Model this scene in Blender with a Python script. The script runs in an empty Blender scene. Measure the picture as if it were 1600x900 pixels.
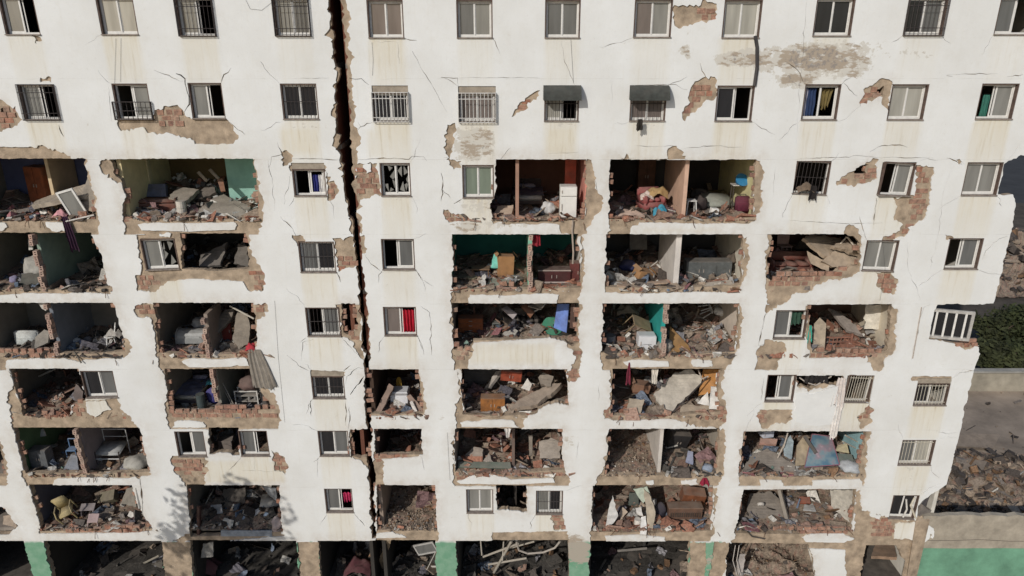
import bpy, bmesh, math, random
import numpy as np
from mathutils import Vector, Matrix, Euler, noise, geometry

scene = bpy.context.scene
COL = scene.collection
R = random.Random(7)
rad = math.radians

# ------------------------------------------------------------------ camera, sky, sun, exposure
F_PX, PITCH, DIST, EYE, CX = 1117.0, rad(20), 24.9, 23.48, 801.0
cam_data = bpy.data.cameras.new('camera')
cam = bpy.data.objects.new('camera', cam_data)
COL.objects.link(cam)
cam.location = (0, -DIST, EYE)
cam.rotation_euler = (rad(90) - PITCH, 0, 0)
cam_data.sensor_width = 36
cam_data.lens = F_PX / 1600 * 36
cam_data.clip_end = 2000
scene.camera = cam

SUN_AZ, SUN_EL = rad(33), rad(30)
world = bpy.data.worlds.new('World')
scene.world = world
world.use_nodes = True
nt = world.node_tree
bg = nt.nodes['Background']
sky = nt.nodes.new('ShaderNodeTexSky')
sky.sky_type = 'NISHITA'
sky.sun_disc = False
sky.sun_elevation = SUN_EL
sky.sun_rotation = math.pi + SUN_AZ
nt.links.new(sky.outputs[0], bg.inputs[0])
bg.inputs[1].default_value = 0.092
sd = bpy.data.lights.new('sun', 'SUN')
sd.energy = 2.7
sd.angle = rad(0.6)
sd.color = (1.0, 0.96, 0.9)
sun = bpy.data.objects.new('sun', sd)
COL.objects.link(sun)
to_sun = Vector((-math.sin(SUN_AZ) * math.cos(SUN_EL), -math.cos(SUN_AZ) * math.cos(SUN_EL), math.sin(SUN_EL)))
sun.rotation_euler = to_sun.to_track_quat('Z', 'Y').to_euler()
sun.location = to_sun * 60
vs = scene.view_settings
vs.view_transform = 'Standard'
vs.look = 'None'
vs.gamma = 1
vs.exposure = 0.0
scene.cycles.max_bounces = 6
scene.cycles.diffuse_bounces = 3

# ------------------------------------------------------------------ where things stand
STOREY = 2.7
def zc(r): return 3.0 + STOREY * (8 - r)             # soffit of the beam over row r
def zf(r): return zc(r + 1) + 0.45 if r < 8 else 0.0  # floor level of row r
def ray(px, py):
    xc, yc = (px - CX) / F_PX, (450 - py) / F_PX
    c, s = math.cos(PITCH), math.sin(PITCH)
    return Vector((xc, c + yc * s, -s + yc * c))
def P(px, py, Y=0.0):
    d = ray(px, py)
    return Vector((0, -DIST, EYE)) + d * ((Y + DIST) / d.y)
def XZ(px, py):
    p = P(px, py)
    return (p.x, p.z)
def FL(row, px, py, lo=0.25, hi=5.5):                # the point of the floor of a row that is sighted there
    d = ray(px, py)
    t = (zf(row) - EYE) / d.z
    Y = min(hi, max(lo, -DIST + d.y * t))
    p = P(px, py, Y)
    return Vector((p.x, Y, zf(row)))

# ------------------------------------------------------------------ materials
def lin(h):
    h = h.lstrip('#')
    o = []
    for i in (0, 2, 4):
        v = int(h[i:i + 2], 16) / 255
        o.append(v / 12.92 if v <= .04045 else ((v + .055) / 1.055) ** 2.4)
    return tuple(o)
def mulc(c, k): return tuple(min(1, max(0, x * k)) for x in c)
DUST = (0.29, 0.245, 0.205)
MATS = {}
def mat(name, col, rough=.8, var=.22, scale=5.0, dust=0.0, bump=0.0, bscale=30, metal=0.0, spec=.3, fine=0.10):
    key = (name, tuple(col), rough, var, scale, dust, bump, metal)
    if key in MATS: return MATS[key]
    m = bpy.data.materials.new(name)
    m.use_nodes = True
    t = m.node_tree
    N, L = t.nodes, t.links
    b = N['Principled BSDF']
    b.inputs['Roughness'].default_value = rough
    b.inputs['Metallic'].default_value = metal
    b.inputs['Specular IOR Level'].default_value = spec
    geo = N.new('ShaderNodeNewGeometry')
    n1 = N.new('ShaderNodeTexNoise')
    n1.inputs['Scale'].default_value = scale
    n1.inputs['Detail'].default_value = 6
    n1.inputs['Roughness'].default_value = .65
    L.new(geo.outputs['Position'], n1.inputs['Vector'])
    mx = N.new('ShaderNodeMix'); mx.data_type = 'RGBA'
    mx.inputs[6].default_value = (*mulc(col, 1 - var * 1.5), 1)
    mx.inputs[7].default_value = (*mulc(col, 1 + var), 1)
    mr = N.new('ShaderNodeMapRange')
    mr.inputs[1].default_value = .3; mr.inputs[2].default_value = .7
    L.new(n1.outputs[0], mr.inputs[0])
    L.new(mr.outputs[0], mx.inputs[0])
    out = mx.outputs[2]
    if dust > 0:
        sp = N.new('ShaderNodeSeparateXYZ')
        L.new(geo.outputs['Normal'], sp.inputs[0])
        n2 = N.new('ShaderNodeTexNoise')
        n2.inputs['Scale'].default_value = 3.1
        n2.inputs['Detail'].default_value = 5
        L.new(geo.outputs['Position'], n2.inputs['Vector'])
        a = N.new('ShaderNodeMapRange')
        a.inputs[1].default_value = -.2; a.inputs[2].default_value = 1
        a.inputs[3].default_value = .25; a.inputs[4].default_value = 1.3
        L.new(sp.outputs[2], a.inputs[0])
        mu = N.new('ShaderNodeMath'); mu.operation = 'MULTIPLY'
        L.new(a.outputs[0], mu.inputs[0]); L.new(n2.outputs[0], mu.inputs[1])
        m2 = N.new('ShaderNodeMath'); m2.operation = 'MULTIPLY'; m2.use_clamp = True
        L.new(mu.outputs[0], m2.inputs[0]); m2.inputs[1].default_value = dust * 1.6
        md = N.new('ShaderNodeMix'); md.data_type = 'RGBA'
        L.new(m2.outputs[0], md.inputs[0]); L.new(out, md.inputs[6])
        md.inputs[7].default_value = (*DUST, 1)
        out = md.outputs[2]
    L.new(out, b.inputs['Base Color'])
    if bump > 0:
        n3 = N.new('ShaderNodeTexNoise')
        n3.inputs['Scale'].default_value = bscale
        n3.inputs['Detail'].default_value = 4
        L.new(geo.outputs['Position'], n3.inputs['Vector'])
        bp = N.new('ShaderNodeBump')
        bp.inputs['Strength'].default_value = bump
        bp.inputs['Distance'].default_value = .03
        L.new(n3.outputs[0], bp.inputs['Height'])
        L.new(bp.outputs[0], b.inputs['Normal'])
    MATS[key] = m
    return m
def attr_mat(name, rough=.9, bump=.4, bscale=40):
    m = bpy.data.materials.new(name)
    m.use_nodes = True
    t = m.node_tree
    N, L = t.nodes, t.links
    b = N['Principled BSDF']
    b.inputs['Roughness'].default_value = rough
    b.inputs['Specular IOR Level'].default_value = .2
    a = N.new('ShaderNodeAttribute'); a.attribute_name = 'tint'
    geo = N.new('ShaderNodeNewGeometry')
    n = N.new('ShaderNodeTexNoise'); n.inputs['Scale'].default_value = 14; n.inputs['Detail'].default_value = 6
    L.new(geo.outputs['Position'], n.inputs['Vector'])
    mr = N.new('ShaderNodeMapRange')
    mr.inputs[1].default_value = .3; mr.inputs[2].default_value = .7; mr.inputs[3].default_value = .62; mr.inputs[4].default_value = 1.3
    L.new(n.outputs[0], mr.inputs[0])
    mx = N.new('ShaderNodeMix'); mx.data_type = 'RGBA'; mx.blend_type = 'MULTIPLY'
    mx.inputs[0].default_value = 1
    L.new(a.outputs['Color'], mx.inputs[6]); L.new(mr.outputs[0], mx.inputs[7])
    L.new(mx.outputs[2], b.inputs['Base Color'])
    n3 = N.new('ShaderNodeTexNoise'); n3.inputs['Scale'].default_value = bscale
    L.new(geo.outputs['Position'], n3.inputs['Vector'])
    bp = N.new('ShaderNodeBump'); bp.inputs['Strength'].default_value = bump; bp.inputs['Distance'].default_value = .03
    L.new(n3.outputs[0], bp.inputs['Height']); L.new(bp.outputs[0], b.inputs['Normal'])
    return m

# ------------------------------------------------------------------ mesh helpers
def link_mesh(name, me, m=None, parent=None, smooth=False):
    if m is not None and not me.materials: me.materials.append(m)
    if smooth: me.shade_smooth()
    o = bpy.data.objects.new(name, me)
    COL.objects.link(o)
    if parent is not None: o.parent = parent
    return o
class MB:
    def __init__(s): s.v, s.f = [], []
    def add(s, vs, fs, M=None):
        k = len(s.v)
        for p in vs:
            p = Vector(p)
            s.v.append(M @ p if M is not None else p)
        s.f += [[i + k for i in f] for f in fs]
        return s
    def box(s, c, d, rot=None, jit=0):
        hx, hy, hz = d[0] / 2, d[1] / 2, d[2] / 2
        vs = [Vector((x, y, z)) for x in (-hx, hx) for y in (-hy, hy) for z in (-hz, hz)]
        if jit: vs = [p + Vector((R.uniform(-jit, jit), R.uniform(-jit, jit), R.uniform(-jit, jit))) for p in vs]
        M = Matrix.Translation(c)
        if rot: M = M @ Euler(rot).to_matrix().to_4x4()
        return s.add(vs, [(0, 1, 3, 2), (4, 6, 7, 5), (0, 4, 5, 1), (2, 3, 7, 6), (0, 2, 6, 4), (1, 5, 7, 3)], M)
    def tube(s, a, b, r, n=6, r2=None):
        a, b = Vector(a), Vector(b)
        d = (b - a)
        if d.length < 1e-6: return s
        q = d.to_track_quat('Z', 'Y')
        r2 = r if r2 is None else r2
        vs = []
        for p, rr in ((a, r), (b, r2)):
            for i in range(n):
                t = 2 * math.pi * i / n
                vs.append(p + q @ Vector((rr * math.cos(t), rr * math.sin(t), 0)))
        fs = [(i, (i + 1) % n, n + (i + 1) % n, n + i) for i in range(n)] + [tuple(range(n))[::-1], tuple(range(n, 2 * n))]
        return s.add(vs, fs)
    def path(s, pts, r, n=6):
        for a, b in zip(pts[:-1], pts[1:]): s.tube(a, b, r, n)
        return s
    def lathe(s, prof, n=14, c=(0, 0, 0)):
        c = Vector(c)
        vs = [c + Vector((r * math.cos(2 * math.pi * i / n), r * math.sin(2 * math.pi * i / n), z)) for r, z in prof for i in range(n)]
        fs = []
        for k in range(len(prof) - 1):
            for i in range(n):
                fs.append((k * n + i, k * n + (i + 1) % n, (k + 1) * n + (i + 1) % n, (k + 1) * n + i))
        fs.append(tuple(range(n))[::-1])
        fs.append(tuple(range((len(prof) - 1) * n, len(prof) * n)))
        return s.add(vs, fs)
    def plate(s, pts, th, nrm=None):                  # a polygon of 3-D points with thickness
        pts = [Vector(p) for p in pts]
        n = Vector()
        for i in range(len(pts)):
            n += (pts[i] - pts[0]).cross(pts[(i + 1) % len(pts)] - pts[0])
        n = n.normalized() if nrm is None else Vector(nrm).normalized()
        if n.y > 0: n = -n
        k = len(pts)
        vs = pts + [p - n * th for p in pts]
        tri = geometry.tessellate_polygon([pts])
        fs = [tuple(t) for t in tri] + [tuple(i + k for i in t[::-1]) for t in tri]
        fs += [(i, (i + 1) % k, k + (i + 1) % k, k + i) for i in range(k)]
        return s.add(vs, fs)
    def build(s, name, m, parent=None, bevel=0, smooth=False, seg=1):
        me = bpy.data.meshes.new(name)
        bm = bmesh.new()
        bv = [bm.verts.new(p) for p in s.v]
        for f in s.f:
            try: bm.faces.new([bv[i] for i in f])
            except ValueError: pass
        bmesh.ops.recalc_face_normals(bm, faces=bm.faces)
        if bevel:
            bmesh.ops.bevel(bm, geom=list(bm.edges), offset=bevel, segments=seg, affect='EDGES', clamp_overlap=True)
        bm.to_mesh(me); bm.free()
        return link_mesh(name, me, m, parent, smooth)
def tag(o, label=None, cat=None, group=None, kind=None):
    if label: o['label'] = label
    if cat: o['category'] = cat
    if group: o['group'] = group
    if kind: o['kind'] = kind
    return o
def empty(name, label, cat, loc=(0, 0, 0), rot=(0, 0, 0), group=None):
    o = bpy.data.objects.new(name, None)
    o.empty_display_size = .2
    COL.objects.link(o)
    o.location = loc; o.rotation_euler = rot
    return tag(o, label, cat, group)
def jag(pts, amp, step, rng, closed=True, flat=.3):
    """break the sides of an outline into short crooked runs (any dimension); near-level long sides stay straighter"""
    out = []
    n = len(pts)
    for i in range(n if closed else n - 1):
        a, b = Vector(pts[i]), Vector(pts[(i + 1) % n])
        L = (b - a).length
        k = max(1, int(L / step))
        lev = abs((b - a)[-1]) < .12 * L and L > .8
        A = amp * (flat if lev else 1)
        off = [0.0] * (k + 1)
        wave = rng.uniform(0, 100)
        for j in range(1, k):
            w = min(1, 4 * min(j, k - j) / k)
            off[j] = A * w * (1.3 * noise.noise((wave + j * step * 2.2, i * 3.7, 1.1)) + .9 * noise.noise((wave + j * step * 7, i * 1.7, 9.1)) + .35 * rng.uniform(-1, 1))
        d = (b - a).normalized() if L > 0 else Vector((1,) + (0,) * (len(a) - 1))
        perp = Vector((-d[1], d[0])) if len(a) == 2 else None
        for j in range(k):
            p = a + (b - a) * (j / k)
            if perp is not None: p = p + perp * off[j]
            out.append(p)
    return out
# ------------------------------------------------------------------ the front of the building, surveyed on its own plane
# each window hole: row, left and right end of its sill, height of the sill line
WIN = [
 (0,10,65,55),(0,160,218,55),(0,282,340,57),(0,432,488,57),(0,577,633,60),(0,715,771,60),(0,852,907,60),(0,990,1049,59),(0,1128,1187,60),(0,1270,1330,57),(0,1411,1473,56),(0,1553,1613,55),
 (1,40,97,188),(1,185,240,187),(1,302,354,186),(1,444,500,187),(1,585,641,190),(1,718,776,191),(1,851,905,190),(1,984,1040,190),(1,1117,1175,190),(1,1252,1308,188),(1,1386,1443,188),(1,1524,1582,187),
 (2,461,512,307),(2,597,644,307),(2,724,773,310),(2,1239,1293,304),(2,1371,1424,306),(2,1502,1558,306),
 (3,228,281,422),(3,471,527,426),(3,599,650,422),(3,1347,1398,424),(3,1475,1528,421),
 (4,482,534,526),(4,602,653,525),(4,1208,1258,530),
 (5,135,186,622),(5,490,541,623),(5,1195,1240,628),(5,1318,1360,629),(5,1427,1479,634),
 (6,280,325,714),(6,378,423,713),(6,501,548,713),(6,1403,1455,727),
 (7,511,554,801),(7,730,772,802),(7,838,880,804),(7,1389,1430,811),
]
# openings right through the front wall
OPEN = [
 # leftmost bay
 [(-60,248),(134,248),(137,270),(143,292),(148,312),(150,343),(60,346),(-60,346)],
 [(-60,364),(142,364),(150,382),(161,402),(166,430),(172,450),(120,454),(60,452),(0,453),(-60,453)],
 [(-60,473),(177,473),(184,495),(189,512),(195,530),(196,550),(140,554),(60,552),(0,549),(-60,550)],
 [(15,576),(123,576),(131,600),(136,622),(128,628),(112,634),(112,652),(60,654),(36,651),(30,625),(22,600)],
 [(20,669),(219,669),(226,700),(231,722),(236,738),(150,742),(100,740),(40,741),(29,700)],
 [(45,758),(207,758),(217,790),(226,806),(240,827),(160,831),(64,831),(55,790)],
 [(-60,690),(-2,690),(6,720),(10,745),(-60,750)],
 [(-60,792),(4,792),(18,806),(30,822),(14,836),(-60,838)],
 # second bay
 [(172,249),(260,248),(396,248),(401,280),(405,318),(404,341),(300,345),(193,342),(192,320),(197,304),(190,284),(181,276),(177,262)],
 [(281,365),(384,365),(387,390),(390,420),(340,424),(284,421)],
 [(240,473),(397,473),(399,500),(401,552),(330,556),(247,552),(245,525),(242,490)],
 [(257,577),(396,577),(402,600),(414,622),(430,640),(340,645),(264,643),(263,612)],
 [(326,669),(373,669),(376,712),(350,708),(328,710)],
 [(292,758),(438,758),(438,790),(443,832),(380,836),(345,838),(298,840),(296,800)],
 # beside the joint
 [(573,577),(655,577),(657,605),(663,646),(620,649),(578,647)],
 [(585,670),(660,670),(662,711),(600,712),(587,713)],
 [(549,672),(577,671),(579,716),(567,716),(549,714)],
 [(590,758),(681,758),(684,829),(630,831),(590,829)],
 [(534,474),(556,474),(559,517),(550,521),(537,520)],
 # middle bay
 [(776,249),(917,249),(917,280),(918,300),(914,344),(840,348),(769,345),(767,322),(773,308)],
 [(707,366),(905,366),(908,395),(909,450),(800,453),(707,451)],
 [(707,474),(905,474),(904,505),(906,536),(895,542),(884,533),(850,529),(800,531),(740,533),(735,545),(710,547)],
 [(722,577),(888,577),(888,600),(890,634),(868,630),(850,636),(836,648),(780,651),(724,649),(721,610)],
 [(712,670),(880,670),(879,700),(884,735),(800,740),(712,738)],
 [(776,759),(823,759),(825,800),(800,798),(778,797)],
 # fifth bay
 [(955,249),(1060,250),(1183,249),(1181,280),(1178,340),(1060,345),(952,343),(952,290)],
 [(948,366),(1161,366),(1164,400),(1159,446),(1060,451),(946,449)],
 [(942,474),(1157,474),(1154,510),(1150,551),(1040,556),(941,552)],
 [(958,577),(1131,577),(1124,600),(1127,644),(1040,652),(954,650),(957,620)],
 [(953,670),(1126,670),(1124,700),(1121,741),(1030,744),(945,743),(951,700)],
 [(927,759),(1115,759),(1114,800),(1112,830),(1020,834),(925,832)],
 # sixth bay
 [(1207,366),(1320,366),(1340,374),(1346,394),(1344,416),(1318,422),(1290,432),(1250,434),(1205,442),(1199,430),(1204,395)],
 [(1262,476),(1395,475),(1393,508),(1387,549),(1330,555),(1271,552),(1268,520)],
 [(1245,587),(1318,587),(1321,596),(1308,603),(1290,600),(1270,609),(1247,605)],
 [(1165,674),(1355,674),(1350,705),(1342,741),(1260,746),(1155,744),(1160,700)],
 [(1163,765),(1340,764),(1336,800),(1330,832),(1240,836),(1148,834),(1156,800)],
 [(1336,270),(1348,258),(1360,257),(1356,272),(1347,279)],
 [(1372,140),(1383,134),(1381,150),(1362,154)],
 # ground floor
 [(-60,845),(38,845),(55,905),(58,1010),(-60,1010)],
 [(69,845),(253,845),(259,905),(265,1010),(100,1010),(82,905)],
 [(297,845),(464,845),(470,905),(478,1010),(312,1010),(302,905)],
 [(497,845),(681,845),(684,905),(690,1010),(512,1010),(502,905)],
 [(713,845),(889,845),(890,905),(892,1010),(722,1010),(716,905)],
 [(923,846),(1079,846),(1076,905),(1070,1010),(918,1010),(921,905)],
 [(1141,849),(1264,851),(1272,880),(1277,905),(1270,1010),(1112,1010),(1134,905)],
 [(1355,853),(1402,853),(1418,880),(1430,897),(1425,1010),(1320,1010),(1346,905)],
 # corner room blown out at the joint of the sixth bay
 [(0,170),(5,168),(8,180),(0,183)],
]
# the joint between the two blocks, torn open
OPEN.append([(511,-60),(514,10),(518,35),(520,70),(524,100),(529,125),(523,150),(526,200),(531,225),(533,250),(538,290),(544,330),(552,365),(556,400),(561,440),(563,480),(566,520),(570,575),(571,640),(574,720),(578,757),(582,842),
  (588,842),(587,757),(583,720),(580,640),(578,575),(578,520),(575,480),(571,440),(567,400),(564,370),(558,330),(554,300),(551,250),(548,200),(545,160),(543,125),(540,80),(538,40),(532,0),(528,-60)])
# where the white render has come off (openings are added to these)
BARE = [
 [(-60,228),(45,230),(70,228),(100,238),(112,249),(137,249),(142,275),(148,300),(152,330),(156,345),(155,361),(-60,362)],
 [(-60,449),(60,449),(172,446),(177,452),(174,460),(130,457),(90,459),(50,458),(10,461),(-60,460)],
 [(-60,547),(190,545),(195,528),(201,530),(208,543),(199,556),(182,562),(170,560),(130,563),(100,560),(60,560),(12,563),(10,573),(-60,573)],
 [(14,577),(22,600),(12,620),(15,640),(20,667),(218,667),(206,652),(190,640),(184,622),(135,626),(120,626),(112,648),(40,650)],
 [(35,735),(232,733),(236,743),(200,748),(150,746),(90,748),(84,757),(42,757),(34,745)],
 [(60,826),(236,822),(244,830),(200,833),(100,834),(62,834)],
 [(-60,688),(0,688),(8,715),(14,740),(10,757),(-60,757)],
 [(0,155),(12,163),(25,165),(36,187),(28,197),(0,206),(-60,206),(-60,155)],
 [(50,56),(64,58),(58,69)],
 [(64,121),(81,121),(81,129),(64,129)],
 [(182,182),(190,205),(215,200),(235,208),(260,207),(290,215),(305,225),(365,225),(374,215),(366,200),(355,186),(300,186),(285,170),(270,165),(242,172),(240,186)],
 [(160,247),(157,262),(160,270),(170,272),(180,283),(195,285),(200,305),(194,320),(192,345),(195,362),(405,362),(412,345),(413,320),(407,300),(403,270),(399,249),(180,249)],
 [(214,364),(222,420),(212,430),(215,455),(245,456),(262,440),(300,436),(380,440),(390,455),(412,455),(415,430),(408,415),(395,400),(390,366)],
 [(214,477),(210,487),(220,497),(238,500),(243,520),(243,545),(248,560),(252,574),(400,574),(402,500),(409,498),(421,486),(419,474),(402,473),(240,473)],
 [(254,577),(260,600),(262,625),(260,645),(266,667),(435,667),(438,640),(432,618),(420,608),(404,590),(397,577)],
 [(270,712),(320,714),(328,735),(320,757),(290,757),(275,740),(268,725)],
 [(425,703),(440,712),(450,725),(447,742),(430,736)],
 [(292,834),(345,832),(440,830),(445,838),(350,846),(292,846),(268,846),(285,838)],
 # joint surroundings
 [(511,-60),(514,0),(516,40),(521,80),(527,118),(523,150),(525,205),(531,250),(540,310),(550,366),(567,366),(563,310),(560,250),(557,180),(549,110),(549,60),(541,0),(536,-60)],
 [(575,577),(580,650),(650,650),(662,650),(668,640),(662,615),(658,590),(654,577)],
 [(585,706),(660,708),(655,714),(597,718),(601,740),(603,757),(582,757)],
 [(548,668),(579,668),(582,735),(573,728),(565,720),(549,716)],
 [(590,826),(684,826),(685,841),(588,841)],
 [(525,473),(562,473),(566,515),(569,565),(560,552),(550,533),(534,528)],
 [(520,372),(553,370),(559,416),(530,425),(526,390)],
 [(562,369),(570,365),(573,395),(564,401)],
 [(556,256),(590,255),(597,306),(560,312)],
 [(439,236),(452,238),(456,254),(443,260)],
 [(453,258),(509,258),(511,268),(455,268)],
 [(511,268),(518,276),(514,284),(528,290),(531,297),(524,310),(513,314)],
 [(457,365),(470,364),(476,380),(520,378),(521,386),(470,386),(460,375)],
 [(557,478),(572,474),(578,490),(580,540),(576,568),(571,520)],
 [(486,578),(541,581),(541,588),(488,588)],
 # middle bay
 [(698,249),(722,252),(722,263),(710,265),(703,258)],
 [(694,327),(720,335),(745,344),(702,348)],
 [(769,340),(915,338),(914,260),(925,250),(930,275),(932,290),(943,308),(940,330),(926,345),(918,366),(890,366),(875,357),(870,350),(800,350),(772,350)],
 [(706,446),(905,446),(909,368),(913,372),(915,400),(912,440),(906,472),(870,472),(874,461),(836,459),(800,462),(735,461),(733,471),(706,471)],
 [(706,475),(710,572),(738,572),(733,563),(742,548),(740,536),(810,532)],
 [(881,530),(895,546),(901,560),(893,573),(905,573),(912,550),(905,520),(911,476),(904,475)],
 [(715,577),(722,600),(718,625),(712,645),(713,668),(815,668),(822,655),(838,646),(725,646)],
 [(886,577),(907,575),(909,590),(891,598)],
 [(710,672),(708,735),(712,757),(890,757),(892,748),(884,732),(712,735)],
 [(862,803),(880,800),(886,828),(866,828)],
 [(770,832),(888,830),(891,845),(770,845)],
 [(800,183),(813,160),(828,149),(845,141),(843,150),(826,160),(822,172),(806,180)],
 [(700,195),(712,192),(708,230),(702,245),(697,240)],
 # fifth bay
 [(957,249),(962,243),(980,240),(1000,244),(1043,246),(1045,232),(1058,228),(1070,238),(1076,249)],
 [(1180,249),(1189,252),(1190,290),(1193,320),(1190,332),(1180,346),(1172,350),(1000,348),(990,353),(985,366),(950,366),(952,340),(1178,338)],
 [(946,445),(1159,443),(1160,372),(1168,370),(1172,400),(1170,422),(1160,445),(1158,458),(1090,456),(1000,459),(946,457)],
 [(1156,474),(1160,482),(1157,545),(1150,556),(1135,574),(943,574),(940,548),(1150,547)],
 [(954,577),(955,632),(945,640),(945,655),(960,658),(1050,655),(1125,668),(1136,660),(1136,632),(1128,604),(1133,577)],
 [(952,672),(946,728),(934,745),(930,757),(1122,757),(1133,742),(1136,700),(1134,673),(1126,673)],
 [(925,828),(1113,828),(1120,800),(1121,762),(1114,762),(1118,835),(1110,845),(923,845)],
 [(1095,124),(1118,120),(1121,150),(1105,156),(1088,176),(1072,190),(1067,180),(1076,164),(1078,145)],
 [(1054,8),(1085,10),(1110,3),(1122,15),(1120,30),(1090,35),(1062,45),(1054,35)],
 # sixth bay
 [(1307,287),(1320,275),(1335,267),(1355,253),(1375,248),(1372,262),(1372,279),(1352,287),(1325,291)],
 [(1432,258),(1461,262),(1457,282),(1453,310),(1447,340),(1420,356),(1418,367),(1400,374),(1378,377),(1395,362),(1412,351),(1398,345),(1400,330),(1397,308),(1430,306)],
 [(1200,366),(1320,366),(1322,355),(1335,352),(1345,362),(1347,380),(1345,425),(1320,435),(1300,437),(1275,447),(1270,455),(1240,460),(1225,473),(1200,473),(1198,440)],
 [(1370,426),(1394,425),(1405,440),(1400,460),(1380,458)],
 [(1394,475),(1405,488),(1398,520),(1402,535),(1400,548),(1385,560),(1380,573),(1365,576),(1357,560),(1345,558),(1265,560),(1262,540),(1260,478)],
 [(1198,474),(1217,474),(1209,486),(1196,486)],
 [(1185,545),(1200,530),(1225,535),(1230,550),(1216,565),(1215,577),(1180,576)],
 [(1243,588),(1305,586),(1312,592),(1307,600),(1290,607),(1265,613),(1246,602)],
 [(1188,640),(1240,640),(1240,656),(1195,666),(1187,660)],
 [(1358,622),(1368,640),(1365,660),(1345,667),(1340,652),(1352,640)],
 [(1163,674),(1155,738),(1155,757),(1350,757),(1355,745),(1357,700),(1363,674)],
 [(1150,830),(1335,830),(1337,766),(1346,766),(1348,798),(1366,802),(1390,808),(1430,813),(1458,826),(1460,850),(1448,860),(1440,905),(1430,1010),(1320,1010),(1322,860),(1145,850)],
 [(1345,167),(1350,140),(1380,122),(1396,128),(1388,178),(1380,152),(1357,157)],
 [(1185,545),(1198,540),(1200,550),(1186,556)],
 # right end
 [(1495,250),(1503,252),(1508,258),(1500,258)],
 [(1478,366),(1485,368),(1490,376),(1482,376)],
 [(1493,532),(1532,530),(1531,543),(1515,546),(1495,542)],
 [(1427,588),(1487,588),(1489,596),(1427,596)],
 [(1079,848),(1104,847),(1099,1010),(1068,1010)],
 [(1424,848),(1478,846),(1478,1010),(1400,1010)],
 # ground-floor piers left in bare cement
 [(465,844),(498,844),(514,1010),(477,1010)],
 [(250,844),(298,844),(314,1010),(262,1010)],
 [(1117,846),(1142,848),(1114,1010),(1095,1010)],
]
# islands of render that still hold inside those
KEEP = [
 [(72,347),(110,348),(113,360),(82,361),(74,355)],
 [(-60,346),(8,348),(12,355),(4,361),(-60,361)],
 [(216,351),(240,348),(300,349),(366,347),(371,352),(368,359),(300,362),(222,360)],
 [(250,365),(268,365),(266,371),(250,369)],
 [(285,565),(300,560),(345,562),(383,559),(390,572),(360,573),(300,574)],
 [(270,668),(273,660),(295,657),(318,660),(322,668)],
 [(135,628),(165,626),(175,640),(150,652),(137,645)],
 [(568,258),(580,255),(581,268),(574,271)],
 [(582,655),(610,653),(650,655),(648,663),(590,665)],
 [(590,834),(615,831),(636,840),(590,841)],
 [(715,753),(740,743),(770,741),(800,750),(865,747),(868,754),(800,757),(720,756)],
 [(720,661),(760,656),(800,657),(812,668),(722,667)],
 [(975,566),(1000,562),(1045,565),(1046,573),(985,574)],
 [(1083,562),(1110,563),(1114,573),(1084,573)],
 [(1010,752),(1022,751),(1023,756),(1012,757)],
 [(1065,752),(1090,749),(1093,757),(1066,757)],
 [(946,838),(1000,836),(1040,840),(1041,846),(948,846)],
 [(1188,750),(1222,751),(1224,761),(1190,761)],
 [(1270,751),(1345,749),(1350,762),(1272,762)],
 [(1254,840),(1270,834),(1320,834),(1336,842),(1320,848),(1260,847)],
 [(1400,819),(1440,815),(1459,826),(1453,842),(1440,851),(1420,842),(1398,842)],
 [(1375,812),(1360,806),(1362,800),(1378,806)],
]
# brickwork laid bare (bricks are laid over these)
BRICK = [
 [(0,160),(25,167),(35,187),(26,196),(0,200)],
 [(242,178),(270,166),(288,178),(284,196),(250,196)],
 [(800,180),(822,154),(834,152),(820,172)],
 [(1085,130),(1118,130),(1119,150),(1100,155),(1075,185),(1070,180),(1080,150)],
 [(1095,16),(1120,16),(1118,29),(1093,30)],
 [(1347,160),(1380,126),(1393,130),(1386,170),(1378,150)],
 [(561,260),(588,258),(594,304),(562,310)],
 [(524,400),(556,396),(557,415),(532,422)],
 [(514,284),(527,291),(523,308),(514,310)],
 [(695,329),(720,336),(735,345),(702,346)],
 [(1312,286),(1340,276),(1370,262),(1371,277),(1350,286)],
 [(1436,262),(1452,264),(1446,338),(1424,342)],
 [(1385,372),(1412,362),(1416,350),(1440,346),(1416,366)],
 [(1373,428),(1393,427),(1402,440),(1398,457),(1382,456)],
 [(1200,432),(1240,424),(1300,424),(1320,418),(1335,424),(1290,436),(1262,446),(1200,446)],
 [(270,716),(316,716),(322,738),(288,742),(276,736)],
 [(427,706),(440,714),(448,725),(444,740),(431,733)],
 [(864,805),(879,803),(884,826),(868,826)],
 [(889,578),(906,577),(907,590),(892,596)],
 [(712,536),(733,540),(738,556),(722,562),(712,560)],
 [(884,534),(900,548),(908,545),(904,560),(897,568)],
 [(1188,641),(1203,641),(1200,656),(1189,660)],
 [(1359,624),(1366,640),(1362,656),(1350,660)],
 [(1366,810),(1392,812),(1400,838),(1366,838)],
 [(1250,824),(1332,822),(1333,832),(1252,834)],
 [(1262,550),(1380,546),(1378,556),(1266,558)],
 [(403,476),(418,476),(418,486),(405,494)],
 [(215,478),(238,476),(238,490),(216,488)],
 [(1494,533),(1528,532),(1528,542),(1500,541)],
 [(0,548),(85,548),(85,558),(0,558)],
 [(114,628),(130,628),(134,648),(116,650)],
 [(265,640),(436,632),(436,650),(268,652)],
 [(216,432),(240,430),(248,448),(218,452)],
 [(392,425),(410,420),(413,440),(404,452)],
 [(946,636),(956,634),(960,652),(948,652)],
 [(1126,636),(1135,640),(1134,658),(1124,660)],
 [(712,738),(800,738),(884,738),(886,746),(800,748),(714,750)],
 [(100,826),(236,822),(240,830),(102,832)],
 [(585,708),(660,708),(640,714),(590,722)],
 [(534,518),(557,518),(563,545),(552,532)],
]
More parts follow.
